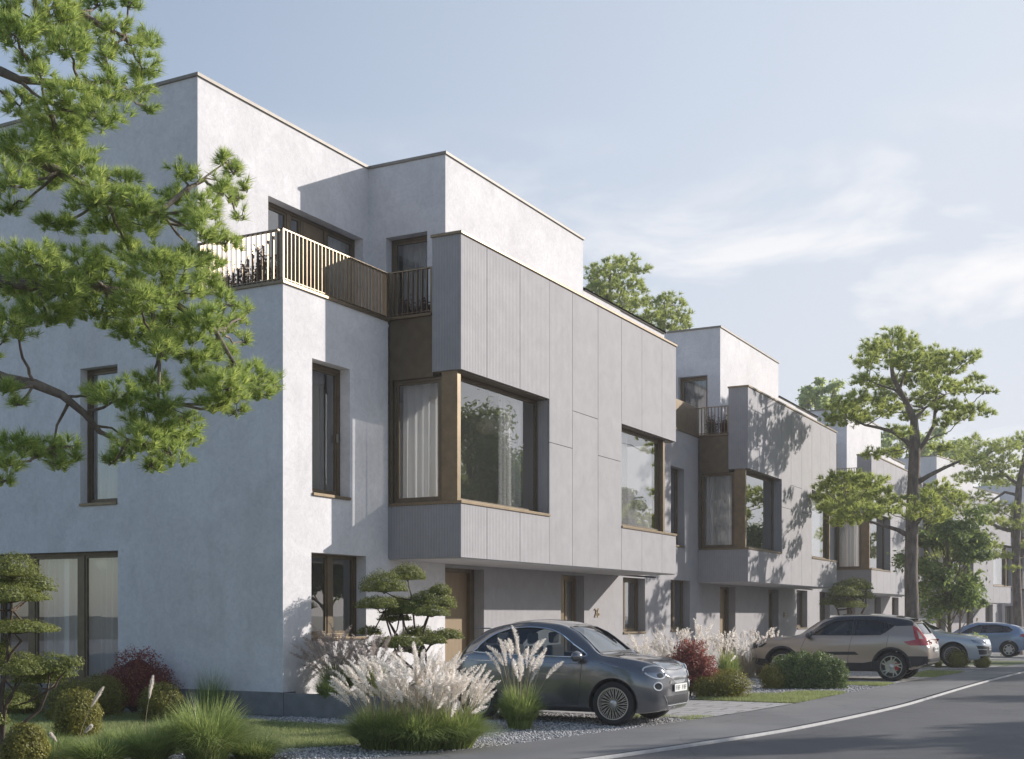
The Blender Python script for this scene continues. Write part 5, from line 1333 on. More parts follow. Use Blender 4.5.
bB = np.array(trB[0]); bB[2] = gz(bB[0]); trB[0] = tuple(bB)
lmB = [([rp(1016, 532, f1), rp(1000, 528, f1), rp(985, 520, f1-.2), rp(975, 514, f1-.3), rp(965, 508, f1)], 0.10, 0.03), ([rp(1017, 495, f1), rp(1005, 492, f1), rp(993, 500, f1-.2), rp(980, 512, f1-.2)], 0.08, 0.03),
       ([rp(1016, 548, f1), rp(1000, 545, f1), rp(985, 548, f1), rp(970, 552, f1)], 0.06, 0.02), ([rp(1019, 485, f1), rp(1005, 475, f1), rp(990, 462, f1), rp(975, 455, f1)], 0.08, 0.03), ([rp(1022, 470, f1), rp(1040, 460, f1), rp(1060, 455, f1)], 0.08, 0.03)]
pineB = pads_pine('pine_tree', 'street pine at the right edge of the photo with spreading low branches', bB, trB, [0.24, 0.21, 0.19, 0.18, 0.15, 0.11, 0.06], pads_from(LB, f1), NEEDLE_F, 90, 24, 0.20, 0.011, 'pines along the street', lmB, twn=2)

# --- broadleaved trees: clumps of leaves on real branches
def leafy_tree(label, base, h, crown_c, crown_r, mat, nclump=40, nleaf=260, ls=0.09, tr=0.16, group='leafy trees', cat='tree', seed=1, gaps=0.5, name='leafy_tree', twigs=True, trunkmat=None, SC=0.28, FL=0.7):
    r_ = np.random.default_rng(seed); base = np.array(base, float)
    t = thing(name, label, cat, tuple(base), 0, group)
    cc = np.array(crown_c, float)-base; cr = np.array(crown_r, float)
    top = np.array((cc[0]*0.8, cc[1]*0.8, cc[2]+cr[2]*0.55))
    pts = [np.array((0, 0, 0.0)), np.array((0.03, 0.02, top[2]*0.3)), np.array((cc[0]*0.3, cc[1]*0.3, top[2]*0.6)), top]
    m = MB(); m.tube([tuple(p) for p in pts], [tr, tr*0.8, tr*0.6, tr*0.15], 10); m.obj('trunk', trunkmat or BARK, t, smooth=60)
    m = MB(); cl = NP()
    for i in range(nclump):
        u = unit(r_.normal(size=3)); u[2] = u[2]*0.95+0.08
        rr = r_.uniform(0.35, 1.0)**0.6
        c = cc+u*cr*rr*(1+0.18*math.sin(3*u[0]+5*u[1]))
        s = r_.uniform(0.16, 0.30)*cr.mean()*min(1.0, (45/nclump)**0.5)
        z = min(c[2]*r_.uniform(0.45, 0.8), top[2]*0.95); q = np.array((cc[0]*z/top[2]*0.6, cc[1]*z/top[2]*0.6, z))
        m.tube(wobble(bez(q, c, (0, 0, 0.1*s), 5), 0.03), list(np.linspace(tr*0.28, 0.012, 5)), 5, cap=False)
        n = nleaf; d = rand_dir(n); ra = rng.uniform(0.2, 1, n)**0.5
        P = c+d*(ra*s)[:, None]*np.array((1.15, 1.15, FL))
        P += SC*s*rng.normal(size=(n, 3))
        cl.add(leafs(P, d+np.array((0, 0, 0.7)), ls*rng.uniform(0.6, 1.2, n), 0.5, 0.9))
    m.obj('branch', trunkmat or BARK, t, smooth=60); cl.obj('crown', mat, t)
    return t
# dark green tree between the pine trunks
c = ray(945, 562, 47); b = ray(950, 650, 47); b[2] = gz(b[0])
leafy_tree('dark green leafy young tree growing between the two street pine trunks', b, 5, c, (1.5, 1.5, 2.2), LEAFG, 46, 230, 0.10, 0.09, seed=3)
c = ray(964, 600, 52); b = ray(960, 650, 52); b[2] = gz(b[0])
leafy_tree('small young tree low behind the silver white off-roader', b, 3, ray(962, 590, 50.5), (0.9, 0.9, 0.9), LEAFG, 16, 160, 0.09, 0.06, seed=4)
# trees behind the houses
def bgtree(px, py, f, rx, ry, label, seed, nc=40, nl=240, ls=0.16, mat=LEAFBG, **kw):
    c = ray(px, py, f); b = np.array((c[0], c[1], -0.2)); k = f/1258
    leafy_tree(label, b, c[2], c, (rx*k, rx*k, ry*k), mat, nc, nl, ls, 0.3, group='trees behind the houses', seed=seed, **kw)
def bgpine(L_, px, f, label, nt):
    pd = [(ray(x, y, f+d*1.5), rx*f/1258, ry*f/1258) for x, y, rx, ry, d in L_]
    b_ = ray(px, 600, f); b_[2] = -0.2
    top = ray(px, min(q[1] for q in L_)+6, f)
    tr = [tuple(b_), tuple(b_*0.5+top*0.5+np.array((0.1, 0.1, 0))), tuple(b_*0.2+top*0.8), tuple(top)]
    pads_pine('pine_tree', label, b_, tr, [0.30, 0.22, 0.13, 0.05], pd, NEEDLE_F, nt, 24, 0.26, 0.018, 'trees behind the houses', [], twn=1)
bgpine([(612, 262, 12, 5, 0), (628, 260, 12, 5, 1), (640, 268, 12, 5, 0), (598, 268, 12, 6, -1), (618, 272, 18, 6, 0), (604, 280, 16, 6, 1), (626, 282, 18, 6, -1), (594, 288, 14, 6, 0), (612, 292, 20, 7, 0), (636, 290, 12, 5, 1), (600, 300, 18, 7, 0), (624, 302, 18, 6, 0), (640, 302, 12, 5, -1), (612, 312, 24, 7, 0), (590, 275, 8, 5, 1)], 610, 62, 'feathery bright green pine standing high behind the near house roof', 60)
bgpine([(668, 296, 10, 4, 0), (656, 302, 12, 5, 0), (676, 304, 13, 5, 1), (664, 312, 16, 6, 0), (684, 314, 9, 5, 0), (650, 314, 14, 6, -1), (672, 322, 18, 6, 0), (654, 326, 18, 7, 1), (640, 320, 12, 6, 0), (686, 326, 8, 4, 0), (665, 334, 24, 6, 0), (640, 334, 16, 6, 0)], 664, 64, 'lower bright green pine over the near roof parapet, right of the feathery one', 60)
bgtree(822, 402, 95, 22, 20, 'pale thin tree beyond the second house roof', 13, 26, 120, 0.20)
bgtree(900, 452, 105, 26, 22, 'hazy tree behind the third house, left of the tall pine trunk', 14, 26, 150, 0.22)
bgtree(942, 460, 110, 26, 30, 'hazy tree behind the third house, right of the tall pine trunk', 15, 30, 150, 0.24)
bgtree(1000, 500, 120, 30, 20, 'distant tree above the farthest house roofs', 16, 26, 150, 0.26)
# trees across the street: they stand behind the viewer's right shoulder, show in the panes and shade the road
for i, (x, y, h, r, lb) in enumerate([(60, -12, 13.4, 3.3, 'broad leafy tree across the street reflected in the near bay window'),
                                 (71, -15, 12.4, 2.9, 'leafy tree across the street, second from the far bend'),
                                 (76, -10.2, 10.2, 2.3, 'slim leafy tree across the street near the far bend'),
                                 (31.5, -9.5, 8.5, 2.2, 'small leafy street tree across the road near the viewer'),
                                 (41, -10.5, 8, 2.2, 'small leafy street tree across the road farther on'),
                                 (50, -11.5, 8, 2.2, 'small leafy street tree across the road by the far lawn')]):
    leafy_tree(lb, (x, y, gz(x)), h, (x, y, h*0.60), (r, r, h*0.40), LEAFG, 46, 260, 0.17, 0.22, group='trees across the street', seed=30+i)
for i, (x, y, h, r, lb) in enumerate([(-14, 16, 9, 4, 'added unseen tree behind the viewer darkening the gable, nearest the street'), (-16, 25, 8, 3.6, 'added unseen tree behind the viewer darkening the gable, middle one'), (-14, 34, 8, 3.6, 'added unseen tree behind the viewer darkening the gable, farthest from the street'), (-18, 8, 8, 3.5, 'added unseen tree behind the viewer darkening the gable, beside the pavement')]):
    leafy_tree(lb, (x, y, 0), h, (x, y, h*0.55), (r, r, h*0.48), LEAFG, 44, 220, 0.22, 0.22, group='added unseen trees darkening the gable', seed=60+i)  # unseen trees added to block sky light and darken the gable and its panes

# --- clipped box balls and hedges
def bush(name, label, cat, c, rad, mat, n, ls, group=None, lobes=None, jit=0.6, core=True, asp=0.5, rag=0.04, coremat=None):
    c = np.array(c, float); t = thing(name, label, cat, tuple(c), 0, group)
    cl = NP(); lobes = lobes or [((0, 0, rad[2]*0.80), (rad[0], rad[1], rad[2]*1.15))]
    tot = sum(q[1][0]*q[1][2] for q in lobes)
    for lc, lr in lobes:
        k = int(n*lr[0]*lr[2]/tot); d = rand_dir(k); d = d[d[:, 2] > -0.80]; k = len(d)
        lump = 1+rag*(np.sin(d[:, 0]*9+c[0])+np.sin(d[:, 1]*8+c[1]*3)+np.sin(d[:, 2]*10))
        P = np.array(lc)+d*np.array(lr)*(lump*rng.uniform(0.70, 1.04, k))[:, None]
        P = P[P[:, 2] > -0.0]; d = d[:len(P)]
        nrm = unit((P-np.array(lc))/np.array(lr))
        cl.add(leafs(P, nrm, ls*rng.uniform(0.6, 1.25, len(P)), asp, jit))
    cl.obj('foliage', mat, t)
    # inner twigs that carry the leaves
    m = MB()
    for lc, lr in lobes:
        for j in range(26):
            d = rand_dir(1)[0]; d[2] = abs(d[2]); e = np.array(lc)+d*np.array(lr)*0.9
            m.tube(wobble(bez((lc[0]*0.8, lc[1]*0.8, 0.0), e, (0, 0, 0.05), 4), 0.01), [0.010, 0.008, 0.006, 0.003], 4, cap=False)
    m.obj('stems', TWIG, t)
    if core:
        vs = []; q = MB()
        for lc, lr in lobes:
            prof = [(0.66*lr[0]*math.sin(a), lc[2]-0.66*lr[2]*math.cos(a)) for a in np.linspace(0.5, math.pi-0.01, 10)]
            prof = [(r_, max(z_, 0.0)) for r_, z_ in prof]
            q.lathe(prof, 14, 'z', off=(lc[0], lc[1], 0))
        q.obj('inner_foliage', coremat or mat, t, smooth=True)
    return t
def ground_at(px, py): 
    z = 0.0
    for _ in range(4):
        f = 1258*(CAMH-z)/(py-614); p = ray(px, py, f); z = gz(p[0])
    p[2] = z; return p, f
G1 = 'clipped box balls in the front beds'
def ball(px, pyb, w, h, label, n=6000, ls=0.014, mat=BOXL, name='box_ball'):
    p, f = ground_at(px, pyb); r = w/2*f/1258; p = p+FWD*r*0.6
    hh = h*f/1258/2
    bush(name, label, 'shrub', p, (r, r, hh), mat, n, ls, G1)
ball(20, 775, 46, 52, 'box ball in the bottom left corner of the photo', 8400, 0.017)
ball(72, 738, 48, 50, 'box ball right of the corner one, under the pale plumes', 8400, 0.017)
ball(96, 718, 50, 44, 'box ball directly under the left red barberry', 8400, 0.017)
ball(64, 722, 50, 44, 'box ball at the foot of the cloud-pruned tree by the gable window', 8400, 0.017)
ball(158, 722, 46, 40, 'box ball between the red barberry and the tall green grass', 8000, 0.017)
ball(18, 716, 44, 34, 'yellow-green low box ball below the cloud-pruned tree', 7200, 0.017)
ball(732, 699, 46, 31, 'larger box ball right of the dark red barberry', 3600, 0.020)
ball(708, 698, 34, 22, 'smaller box ball touching the dark red barberry', 2600, 0.020)
ball(960, 668, 22, 19, 'larger box ball in front of the silver white car wheel', 1800, 0.03)
ball(984, 668, 16, 13, 'small box ball under the silver white car nose', 1500, 0.03)
ball(939, 668, 7, 10, 'tiny box ball just behind the beige car bumper', 700, 0.03)
ball(1012, 656, 20, 19, 'box ball in front of the light blue hatchback', 1600, 0.035)
ball(774, 689, 28, 26, 'box ball at the left end of the leafy hedge', 2600, 0.024)
p, f = ground_at(992, 664); bush('variegated_shrub', 'pale yellow-green loose shrub beyond the silver white car nose', 'shrub', p+FWD*1.5, (0.5, 0.5, 0.55), LEAFBG, 1800, 0.04, jit=0.9)
# leafy hedge in front of the beige car
p, f = ground_at(815, 689); kx = f/1258
lob = [((RIGHT*dx*kx+np.array((0, 0, hz*kx*0.8))+FWD*0.35), (w*kx*1.05, w*kx, hz*kx*1.25)) for dx, hz, w in [(-27, 16, 15), (-10, 18, 17), (8, 18, 17), (24, 15, 13)]]
bush('leafy_hedge', 'low loose green hedge with yellowish tips in front of the beige off-roader', 'hedge', p, (1, 1, 1), mat_leaf('hedge_leaf', (0.078, 0.132, 0.046), (0.155, 0.217, 0.078), (0.310, 0.326, 0.109), 0.25), 16000, 0.028, None, [(tuple(a), b) for a, b in lob], jit=0.9, rag=0.08)
# red barberries
def barberry(px, pyb, w, h, label, n, ls):
    p, f = ground_at(px, pyb); k = f/1258; lob = []
    for dx, hz, ww in [(-w*0.22, h*0.36, w*0.30), (w*0.2, h*0.38, w*0.30), (0, h*0.52, w*0.34), (-w*0.05, h*0.3, w*0.36)]:
        lob.append((tuple(RIGHT*dx*k+np.array((0, 0, hz*k))+FWD*w*0.3*k), (ww*k, ww*k, hz*k*0.95)))
    bush('red_barberry', label, 'shrub', p, (1, 1, 1), REDL, n*2, ls, 'red leaved shrubs', lob, jit=1.0, rag=0.10, asp=0.55)
barberry(130, 714, 80, 64, 'dark red barberry between the box balls and the gable wall', 9000, 0.017)
barberry(692, 697, 60, 56, 'dark red barberry beside the nose of the dark grey compact car', 9000, 0.022)

# --- cloud-pruned small trees
def niwaki(label, base, pads, stems, group, n, ls, sr=0.018):
    t = thing('cloud_pruned_tree', label, 'shrub', tuple(base), 0, group); cl = NP(); base = np.array(base, float); m = MB(); core = MB()
    for c, a, b in pads:
        c = np.array(c)-base; b = b*1.2; a = a*1.03; k = int(n*a*(a+b)); d = rand_dir(k); d = d[d[:, 2] > -0.45]; k = len(d)
        sh = np.where(d[:, 2] < 0, 0.45, 1.0); lump = 1+0.07*(np.sin(d[:, 0]*8+c[0]*9)+np.sin(d[:, 1]*9)+np.sin(d[:, 0]*17+d[:, 1]*13))
        P = c+d*np.array((a, a, b))*(lump*rng.uniform(0.72, 1.05, k))[:, None]*np.stack([np.ones(k), np.ones(k), sh], 1)
        cl.add(leafs(P, d+np.array((0, 0, 0.5)), ls*rng.uniform(0.6, 1.3, k), 0.42, 0.9))
        core.lathe([(0.001, c[2]-b*0.28), (a*0.45, c[2]-b*0.2), (a*0.55, c[2]+b*0.05), (a*0.35, c[2]+b*0.35), (0.001, c[2]+b*0.45)], 14, 'z', off=(c[0], c[1], 0))
        s = stems[int(rng.integers(len(stems)))]; s = min(stems, key=lambda q: np.linalg.norm((np.array(q[-1])-base)-c)+0.3*rng.uniform())
        q = np.array(s[-1])-base
        e = c-np.array((0, 0, b*0.2))
        m.tube(wobble(bez(q, e, (0, 0, -0.05), 5), 0.008), [sr*0.75, sr*0.7, sr*0.6, sr*0.5, sr*0.4], 6)
        for j in range(5):
            dd = rand_dir(1)[0]; dd[2] = abs(dd[2])*0.5; m.tube(bez(c-np.array((0, 0, b*0.35)), c+dd*np.array((a, a, b))*0.7, (0, 0, -0.02), 4), [sr*0.4, sr*0.3, sr*0.25, sr*0.15], 5, cap=False)
    for s in stems: m.tube(wobble([tuple(np.array(p)-base) for p in s], 0.006), list(np.linspace(sr*1.25, sr*0.8, len(s))), 7)
    m.obj('stems', TWIG, t, smooth=60); cl.obj('crown', NIWA, t); core.obj('inner_foliage', NIWA, t, smooth=True); return t
G2 = 'cloud-pruned trees'
fb_ = 20.6; kb = fb_/1258
bp_ = ray(430, 694, fb_); bp_[2] = 0.28
niwaki('round-padded cloud-pruned tree on the raised bed, between the window and the bronze door', bp_,
       [(ray(px, py, fb_+df), rx*kb, ry*kb) for px, py, rx, ry, df in [(384, 588, 22, 14, 0), (408, 577, 17, 11, .4), (378, 606, 20, 8, -.3), (407, 611, 24, 10, .1), (430, 602, 21, 10, .2), (445, 606, 12, 9, .5), (432, 614, 17, 7, -.4), (392, 645, 20, 7, -.4), (417, 634, 16, 7, .2), (446, 637, 17, 7, .3), (370, 633, 12, 6, .3), (410, 650, 14, 7, 0), (398, 606, 20, 8, .5), (395, 619, 16, 6, .4), (404, 644, 18, 7, -.6), (430, 642, 16, 6, -.3), (440, 592, 11, 7, .2)]],
       [[rp(428, 690, fb_), rp(420, 660, fb_), rp(398, 640, fb_), rp(388, 620, fb_)], [rp(430, 690, fb_), rp(418, 650, fb_), rp(404, 625, fb_), rp(402, 610, fb_)], [rp(432, 690, fb_), rp(420, 655, fb_), rp(424, 630, fb_), rp(430, 612, fb_)], [rp(432, 692, fb_), rp(420, 660, fb_), rp(430, 645, fb_), rp(442, 640, fb_)], [rp(428, 690, fb_), rp(412, 668, fb_), rp(396, 655, fb_), rp(384, 612, fb_)], [rp(430, 690, fb_), rp(425, 650, fb_), rp(414, 628, fb_), rp(412, 600, fb_)]], G2, 26000, 0.019)
fl = 13.2; kl = fl/1258
bl_ = ray(6, 766, fl); bl_[2] = 0.0
niwaki('tall cloud-pruned tree at the left edge before the gable window', bl_,
       [(ray(px, py, fl+df), rx*kl, ry*kl) for px, py, rx, ry, df in [(12, 572, 26, 16, 0), (35, 588, 20, 12, .3), (10, 598, 30, 12, -.2), (28, 598, 22, 7, .4), (14, 630, 36, 9, 0), (40, 630, 18, 6, .3), (50, 668, 25, 13, 0), (22, 672, 20, 10, -.3), (58, 675, 18, 8, .3), (8, 705, 22, 12, .3), (-10, 650, 20, 12, .1), (-15, 600, 20, 16, 0), (-8, 722, 18, 9, 0), (8, 584, 24, 12, .2), (38, 680, 24, 9, .2), (70, 664, 12, 8, 0), (16, 664, 24, 11, .3)]],
       [[rp(4, 760, fl), rp(2, 700, fl), rp(8, 650, fl), rp(12, 610, fl)], [rp(4, 760, fl), rp(20, 725, fl), rp(40, 710, fl), rp(48, 690, fl)], [rp(2, 758, fl), rp(3, 720, fl), rp(8, 700, fl), rp(14, 690, fl)], [rp(2, 755, fl), rp(0, 690, fl), rp(10, 655, fl), rp(22, 640, fl)]], G2, 24000, 0.015, 0.016)
ff = 44.0; kf = ff/1258
bf_ = ray(850, 655, ff); bf_[2] = gz(bf_[0])
niwaki('yellow-green cloud-pruned tree above the roof of the beige off-roader', bf_,
       [(ray(px, py, ff+df), rx*kf, ry*kf) for px, py, rx, ry, df in [(855, 586, 14, 7, 0), (845, 594, 16, 7, -.5), (862, 597, 12, 6, .5), (835, 603, 13, 6, 0), (852, 606, 14, 5, -.6), (842, 588, 10, 6, .6), (866, 588, 7, 5, 0)]],
       [[rp(850, 655, ff), rp(846, 630, ff), rp(852, 612, ff)], [rp(850, 655, ff), rp(858, 620, ff), rp(866, 605, ff)], [rp(850, 655, ff), rp(840, 625, ff), rp(838, 610, ff)]], G2, 4000, 0.04, 0.04)

# --- pampas and feather grasses
def arcs(n, base_r, h, spread, w, segs=4, droop=0.45, base=(0, 0, 0), bias=None):
    a = rng.uniform(0, 2*math.pi, n); br = base_r*np.sqrt(rng.uniform(0, 1, n))
    B = np.stack([br*np.cos(a), br*np.sin(a), np.zeros(n)], 1)
    a2 = a+rng.normal(0, 0.5, n); sp = spread*rng.uniform(0.1, 1.0, n)**0.8; hh = h*rng.uniform(0.6, 1.05, n)*(1-0.25*(sp/spread)**2)
    D = np.stack([np.cos(a2), np.sin(a2)], 1)
    wd = np.stack([-np.sin(a2+rng.uniform(-.8, .8, n)), np.cos(a2), np.zeros(n)], 1); wd = unit(wd)
    pts = []
    for i in range(segs+1):
        t = i/segs
        xy = B[:, :2]+D*(sp*(t**1.6))[:, None]; z = hh*(t-droop*(sp/spread)*t**3)/(1-0*t)
        ww = w*(1-t*0.92)*(0.7+0.6*rng.uniform(0, 1, n)) if i == 0 else w*(1-t**2*0.95)
        C = np.concatenate([xy, z[:, None]], 1); pts.append((C-wd*np.reshape(ww, (-1, 1))*0.5 if np.ndim(ww) else C-wd*ww*0.5, C+wd*np.reshape(ww, (-1, 1))*0.5 if np.ndim(ww) else C+wd*ww*0.5))
    V = np.stack([q for p in pts for q in p], 1).reshape(-1, 3); k = 2*(segs+1); o = k*np.arange(n)[:, None]
    F = np.concatenate([np.concatenate([o+[2*i, 2*i+1, 2*i+3], o+[2*i, 2*i+3, 2*i+2]]) for i in range(segs)])
    V = V+np.array(base); return V, F
def plumes(n, stem, spread, length, width, fib, base_r=0.1, wind=(0, 0, 0), fw=0.0022, sel=None, hrange=(0.75, 1.05)):
    cr = NP(); st = MB(); tips = []
    for i in range(n):
        a = rng.uniform(0, 2*math.pi); r_ = math.sqrt(rng.uniform(0, 1)); d = np.array((math.cos(a), math.sin(a), 0))
        lean = d*spread*r_+np.array(wind); h = stem*rng.uniform(*hrange)*(1-0.20*r_*r_)
        b = d*base_r*r_
        e = b+lean*0.75+np.array((0, 0, h)); ax = unit(lean*0.9/max(h, .1)*1.0+np.array((0, 0, 0.75))+0.15*rng.normal(size=3))
        L_ = length*rng.uniform(0.7, 1.15)
        st.tube(bez(b, e, (-lean*0.18), 5), [0.004, 0.004, 0.003, 0.003, 0.002], 4, cap=False)
        t = rng.uniform(0, 1, fib)
        droop = unit(np.array((lean[0], lean[1], 0))+1e-6)
        C = e+ax*(t*L_)[:, None]+(droop*0.25*L_-np.array((0, 0, 0.10*L_)))*(t**2)[:, None]
        rad = width*np.sin(np.pi*np.clip(t*0.92+0.06, 0, 1))**0.7
        d1 = unit(np.cross(ax, rand_dir(fib))); dir_ = unit(d1*0.75+ax*0.9); l = rad*rng.uniform(0.7, 1.3, fib)
        tip = C+dir_*l[:, None]; tip[:, 2] -= l*0.25
        w = unit(np.cross(dir_, rand_dir(fib)))*fw
        m_ = (C+tip)/2+w*0
        V = np.stack([C-w*0.5, C+w*0.5, m_+w*1.5, tip, m_-w*1.5], 1).reshape(-1, 3); k = 5*np.arange(fib)[:, None]
        cr.add((V, np.concatenate([k+[0, 1, 2], k+[0, 2, 4], k+[4, 2, 3]])))
    return cr, st
def pampas(name, label, base, h, spread, nb, npl, plen, pw, fib, stem, group, blade=BLADE, plume=PLUME, bw=0.010, wind=(0, 0, 0), pspread=None, fw=0.0022, base_r=0.16, droop=0.45, hrange=(0.75, 1.05)):
    t = thing(name, label, 'ornamental plant', tuple(base), 0, group)
    c = NP(); c.add(arcs(nb, base_r, h, spread, bw, droop=droop)); c.obj('blades', blade, t)
    if npl:
        cr, st = plumes(npl, stem, pspread or spread, plen, pw, fib, base_r*0.7, wind, fw, hrange=hrange)
        st.obj('stalks', DRYB, t); cr.obj('plumes', plume, t)
    return t
G3 = 'plumed ornamental grasses'
def gp_(px, py): p, f = ground_at(px, py); return p, f
p1, f1_ = gp_(417, 750); k = f1_/1258
# the big clump is three plants grown together
pampas('pampas_plant', 'large white-plumed pampas clump at the pavement edge, its left third', p1-RIGHT*0.42+FWD*0.25, 0.66, 0.66, 3000, 60, 0.30, 0.055, 190, 0.88, G3, base_r=0.26, droop=0.6, pspread=0.32, hrange=(0.6, 1.05), wind=tuple(-RIGHT*0.05))
pampas('pampas_plant', 'large white-plumed pampas clump at the pavement edge, its middle third', p1+FWD*0.1, 0.68, 0.66, 3000, 75, 0.30, 0.055, 190, 1.0, G3, base_r=0.26, droop=0.6, pspread=0.36, hrange=(0.6, 1.05))
pampas('pampas_plant', 'large white-plumed pampas clump at the pavement edge, its right third', p1+RIGHT*0.38+FWD*0.3, 0.64, 0.64, 3000, 80, 0.28, 0.055, 190, 0.86, G3, base_r=0.26, droop=0.6, pspread=0.32, hrange=(0.55, 1.05), wind=tuple(RIGHT*0.04))
p2, f2 = gp_(520, 728)
pampas('pampas_plant', 'smaller plumed pampas grass beside the rear of the dark grey compact car', p2-FWD*0.05, 0.75, 0.42, 2400, 22, 0.34, 0.065, 280, 1.08, G3, pspread=0.36, wind=tuple(RIGHT*0.06), hrange=(0.6, 1.05))
q = ray(335, 697, 20.0); q[2] = 0.29
pampas('feather_plume_plant', 'hazy brown-white feather grass on the raised bed under the ground floor window', q+RIGHT*0.05, 0.75, 0.5, 1100, 85, 0.34, 0.06, 160, 0.85, G3, plume=PLUMEB, pspread=0.50, hrange=(0.45, 1.05), wind=tuple(RIGHT*-0.05))
q = ray(372, 690, 19.8); q[2] = 0.29
pampas('feather_plume_plant', 'darker feather grass right behind the big pampas clump, foot of the cloud-pruned tree', q, 0.70, 0.45, 1300, 60, 0.30, 0.055, 150, 0.85, G3, plume=PLUMEB, pspread=0.55, hrange=(0.45, 1.05))
q = ray(318, 705, 19.0); q[2] = 0.29
pampas('green_tuft_plant', 'small bright green tuft at the corner of the raised bed', ray(330, 697, 19.5)*np.array((1, 1, 0))+np.array((0, 0, .29)), 0.42, 0.28, 900, 0, 0, 0, 0, 0, G3)
# green fountain grasses on the left lawn
p3, f3 = gp_(200, 766)
pampas('fountain_plant', 'big green fountain grass mound without plumes in front of the gable', p3+FWD*0.3, 0.88, 0.78, 2600, 0, 0, 0, 0, 0, G3, bw=0.009, droop=0.55, base_r=0.2)
p4_, f4 = gp_(140, 768)
pampas('fountain_plant', 'bushy green grass with one slender pale plume left of the fountain grass mound', p4_+FWD*0.35, 0.50, 0.6, 1700, 0, 0, 0, 0, 0, G3)
p5_, f5 = gp_(90, 772)
pampas('fountain_plant', 'low green grass with a few short pale plumes near the bottom left box balls', p5_+FWD*0.35, 0.42, 0.6, 1500, 0, 0, 0, 0, 0, G3)
p6, f6 = gp_(205, 716)
pampas('wispy_plant', 'thin dark wispy grass against the gable wall behind the fountain grass', p6+FWD*0.4, 1.0, 0.5, 500, 0, 0, 0, 0, 0, G3, bw=0.004)
p6, f6 = gp_(100, 706)
pampas('wispy_plant', 'thin pale wispy grass under the gable window', p6+FWD*0.2, 1.0, 0.45, 420, 0, 0, 0, 0, 0, G3, blade=DRYB, bw=0.004)
# single slender plumes on the left
def single_plume(px0, py0, px1, py1, f, L_, label, wd=0.035):
    b = ray(px0, py0, f); e = ray(px1, py1, f); t = thing('pampas_stalk', label, 'ornamental plant', tuple(b), 0, G3)
    v = (e-b); ax = unit(v*np.array((1.6, 1.6, 1.0))+np.array((0, 0, 0.0)))
    st = MB(); st.tube(bez((0, 0, 0), v, tuple(-RIGHT*0.02), 5), [0.004, 0.004, 0.003, 0.003, 0.002], 5); st.obj('stalk', DRYB, t)
    n = 520; tt = rng.uniform(0, 1, n); C = v+ax*(tt*L_)[:, None]; rad = wd*np.sin(np.pi*np.clip(tt*0.9+0.08, 0, 1))**0.6
    d1 = unit(np.cross(ax, rand_dir(n))); dr = unit(d1*0.55+ax*0.9); l = rad*1.4*rng.uniform(0.7, 1.2, n); tip = C+dr*l[:, None]; w = unit(np.cross(dr, rand_dir(n)))*0.0018
    m_ = (C+tip)/2; V = np.stack([C-w*0.5, C+w*0.5, m_+w*1.5, tip, m_-w*1.5], 1).reshape(-1, 3); k = 5*np.arange(n)[:, None]
    npmesh('plume', V, np.concatenate([k+[0, 1, 2], k+[0, 2, 4], k+[4, 2, 3]]), PLUME, t)
single_plume(145, 735, 149, 699, 13.8, 0.26, 'tall slender white plume before the red barberry, the right one of the pair')
single_plume(80, 735, 91, 707, 13.8, 0.26, 'tall slender white plume before the box balls, the left one of the pair')
single_plume(62, 752, 57, 742, 13.5, 0.12, 'short white plume stub near the bottom left corner')
single_plume(78, 742, 84, 733, 13.6, 0.12, 'short leaning white plume above the low green grass')
# grasses in front of the ground floor wall
def wallgrass(px, py, h, npl, label, blade=BLADE, plume=PLUME, sp=0.35, plen=0.26, nb=500, col=0.06):
    p, f = gp_(px, py); pampas('feather_plume_plant', label, p, h*0.7, sp, nb, npl, plen, col, 60, h*0.8, G3, blade=blade, plume=plume, bw=0.012, pspread=sp, fw=0.005, hrange=(0.55, 1.05))
wallgrass(641, 682, 1.2, 26, 'small pale-tipped grass just past the bonnet of the compact car, green base', nb=900)
wallgrass(672, 684, 1.5, 48, 'white feather grass left behind the dark red barberry', DRYB)
wallgrass(700, 683, 1.6, 56, 'white feather grass directly above the dark red barberry', DRYB)
wallgrass(728, 684, 1.35, 36, 'white-topped green grass right behind the dark red barberry', nb=1100)
wallgrass(748, 678, 1.3, 34, 'pale wispy grass by the second bronze door', DRYB, nb=500)
wallgrass(762, 676, 1.5, 36, 'pale wispy grass between the second door and the beige car bonnet', DRYB, nb=600)
wallgrass(775, 676, 1.35, 26, 'pale wispy grass touching the beige car bonnet', DRYB, nb=600)
def plainmound(px, py, h, sp, nb, label, bw=0.009):
    p, f = gp_(px, py); pampas('fountain_plant', label, p+FWD*0.3, h, sp, nb, 0, 0, 0, 0, 0, G3, bw=bw, droop=0.55, base_r=0.2)
plainmound(248, 762, 0.34, 0.5, 1100, 'low loose green grass right of the fountain grass mound')
plainmound(40, 764, 0.38, 0.5, 1100, 'low green grass between the two bottom left box balls')
plainmound(170, 745, 0.42, 0.45, 900, 'short green grass between the slender plume and the fountain grass mound')
plainmound(118, 752, 0.34, 0.45, 900, 'short green grass between the two slender plumes')
wallgrass(655, 680, 1.0, 20, 'soft pale grass under the small window past the compact car', DRYB)
wallgrass(686, 688, 1.0, 16, 'green low grass hugging the back of the dark red barberry', nb=900)
wallgrass(736, 676, 1.3, 30, 'tall pale feather grass against the wall left of the second bronze door', DRYB)
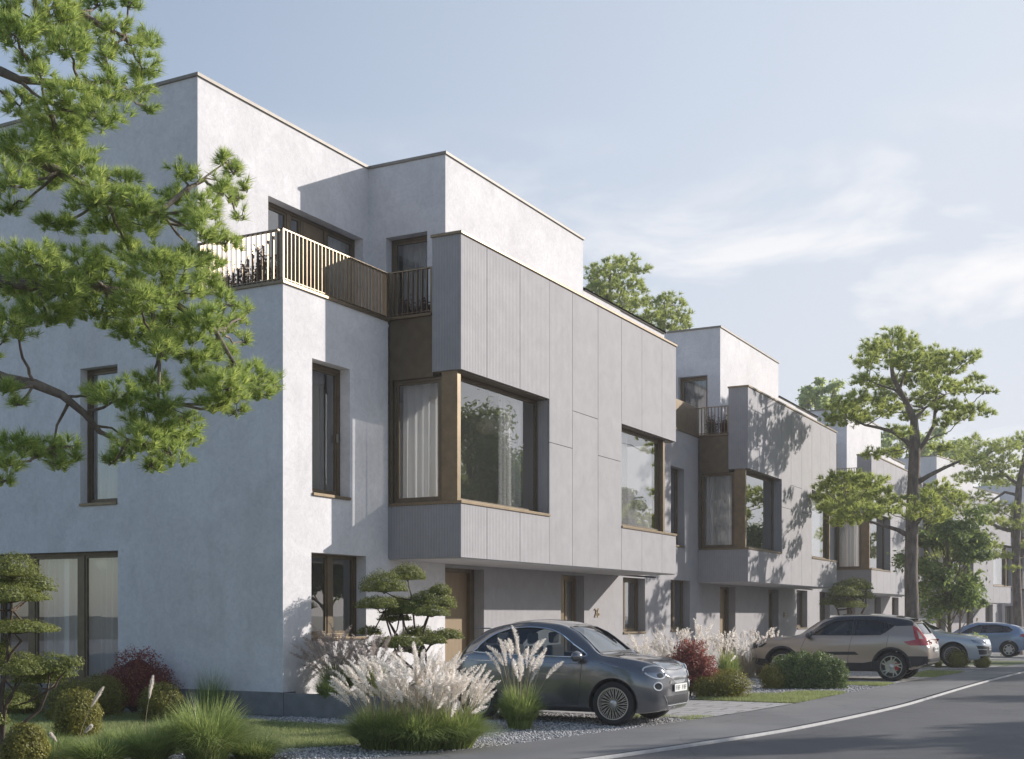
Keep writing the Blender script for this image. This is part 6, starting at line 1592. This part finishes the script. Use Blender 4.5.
# russet shrubs on the roof terraces
def terr(x, y, z, w, h, label, n=1300):
    t = thing('terrace_shrub', label, 'shrub', (x, y, z), 0, 'russet shrubs on the roof terraces')
    c = NP(); m = MB()
    for j in range(16):
        a = rng.uniform(0, 6.28); r_ = rng.uniform(0, 1)**.5; tip = np.array((math.cos(a)*r_*w, math.sin(a)*r_*w*0.6, h*rng.uniform(0.65, 1.1)))
        m.tube(bez((tip[0]*0.4, tip[1]*0.4, 0), tip, (0, 0, 0.05), 4), [0.008, 0.007, 0.005, 0.003], 4, cap=False)
        k = n//16; tt = rng.uniform(0.15, 1, k); P = np.array((tip[0]*0.4, tip[1]*0.4, 0))*(1-tt)[:, None]+tip*tt[:, None]+rng.normal(0, 0.035, (k, 3))
        c.add(leafs(P, rand_dir(k)+np.array((0, 0, 0.5)), 0.028*rng.uniform(0.6, 1.2, k), 0.4, 0.8))
    m.obj('stems', TWIG, t); c.obj('foliage', BROWNL, t)
for i, (x, y, w, h, lb) in enumerate([(15.98, 12.95, 0.28, 0.62, 'russet shrub nearest the terrace corner, behind the gable railing'), (15.98, 13.35, 0.28, 0.50, 'middle russet shrub behind the gable railing'), (15.98, 13.75, 0.26, 0.36, 'low russet shrub at the back end of the gable railing'),
     (18.98, 12.15, 0.26, 0.40, 'russet shrub behind the short railing left of the grey bay parapet'), (18.98, 11.80, 0.26, 0.34, 'low russet shrub touching the grey bay parapet')]):
    terr(x, y, 6.70, w, h+0.08, lb)
terr(35.2, 12.1, 6.66, 0.3, 0.72, 'dark russet shrub on the second house terrace, at its railing', 1800)
terr(35.2, 11.75, 6.66, 0.3, 0.62, 'dark russet shrub on the second house terrace, next to the bay parapet', 1800)
# ------------------------------------------------------------------ the air
m = MB(); m.box(-30, 200, -60, 120, -2.6, 24)
hz_ = m.obj('haze', None); hz_['kind'] = 'stuff'; hz_['label'] = 'pale thin summer haze over the street'
hm = bpy.data.materials.new('haze'); hm.use_nodes = True; hn = hm.node_tree.nodes; hl = hm.node_tree.links; hn.clear()
ho = hn.new('ShaderNodeOutputMaterial'); hv_ = hn.new('ShaderNodeVolumePrincipled')
hv_.inputs['Color'].default_value = (0.95, 0.96, 1.0, 1); hv_.inputs['Density'].default_value = 0.0009; hv_.inputs['Anisotropy'].default_value = 0.35
hl.new(hv_.outputs[0], ho.inputs['Volume']); hz_.data.materials.append(hm)
S.cycles.volume_step_rate = 10
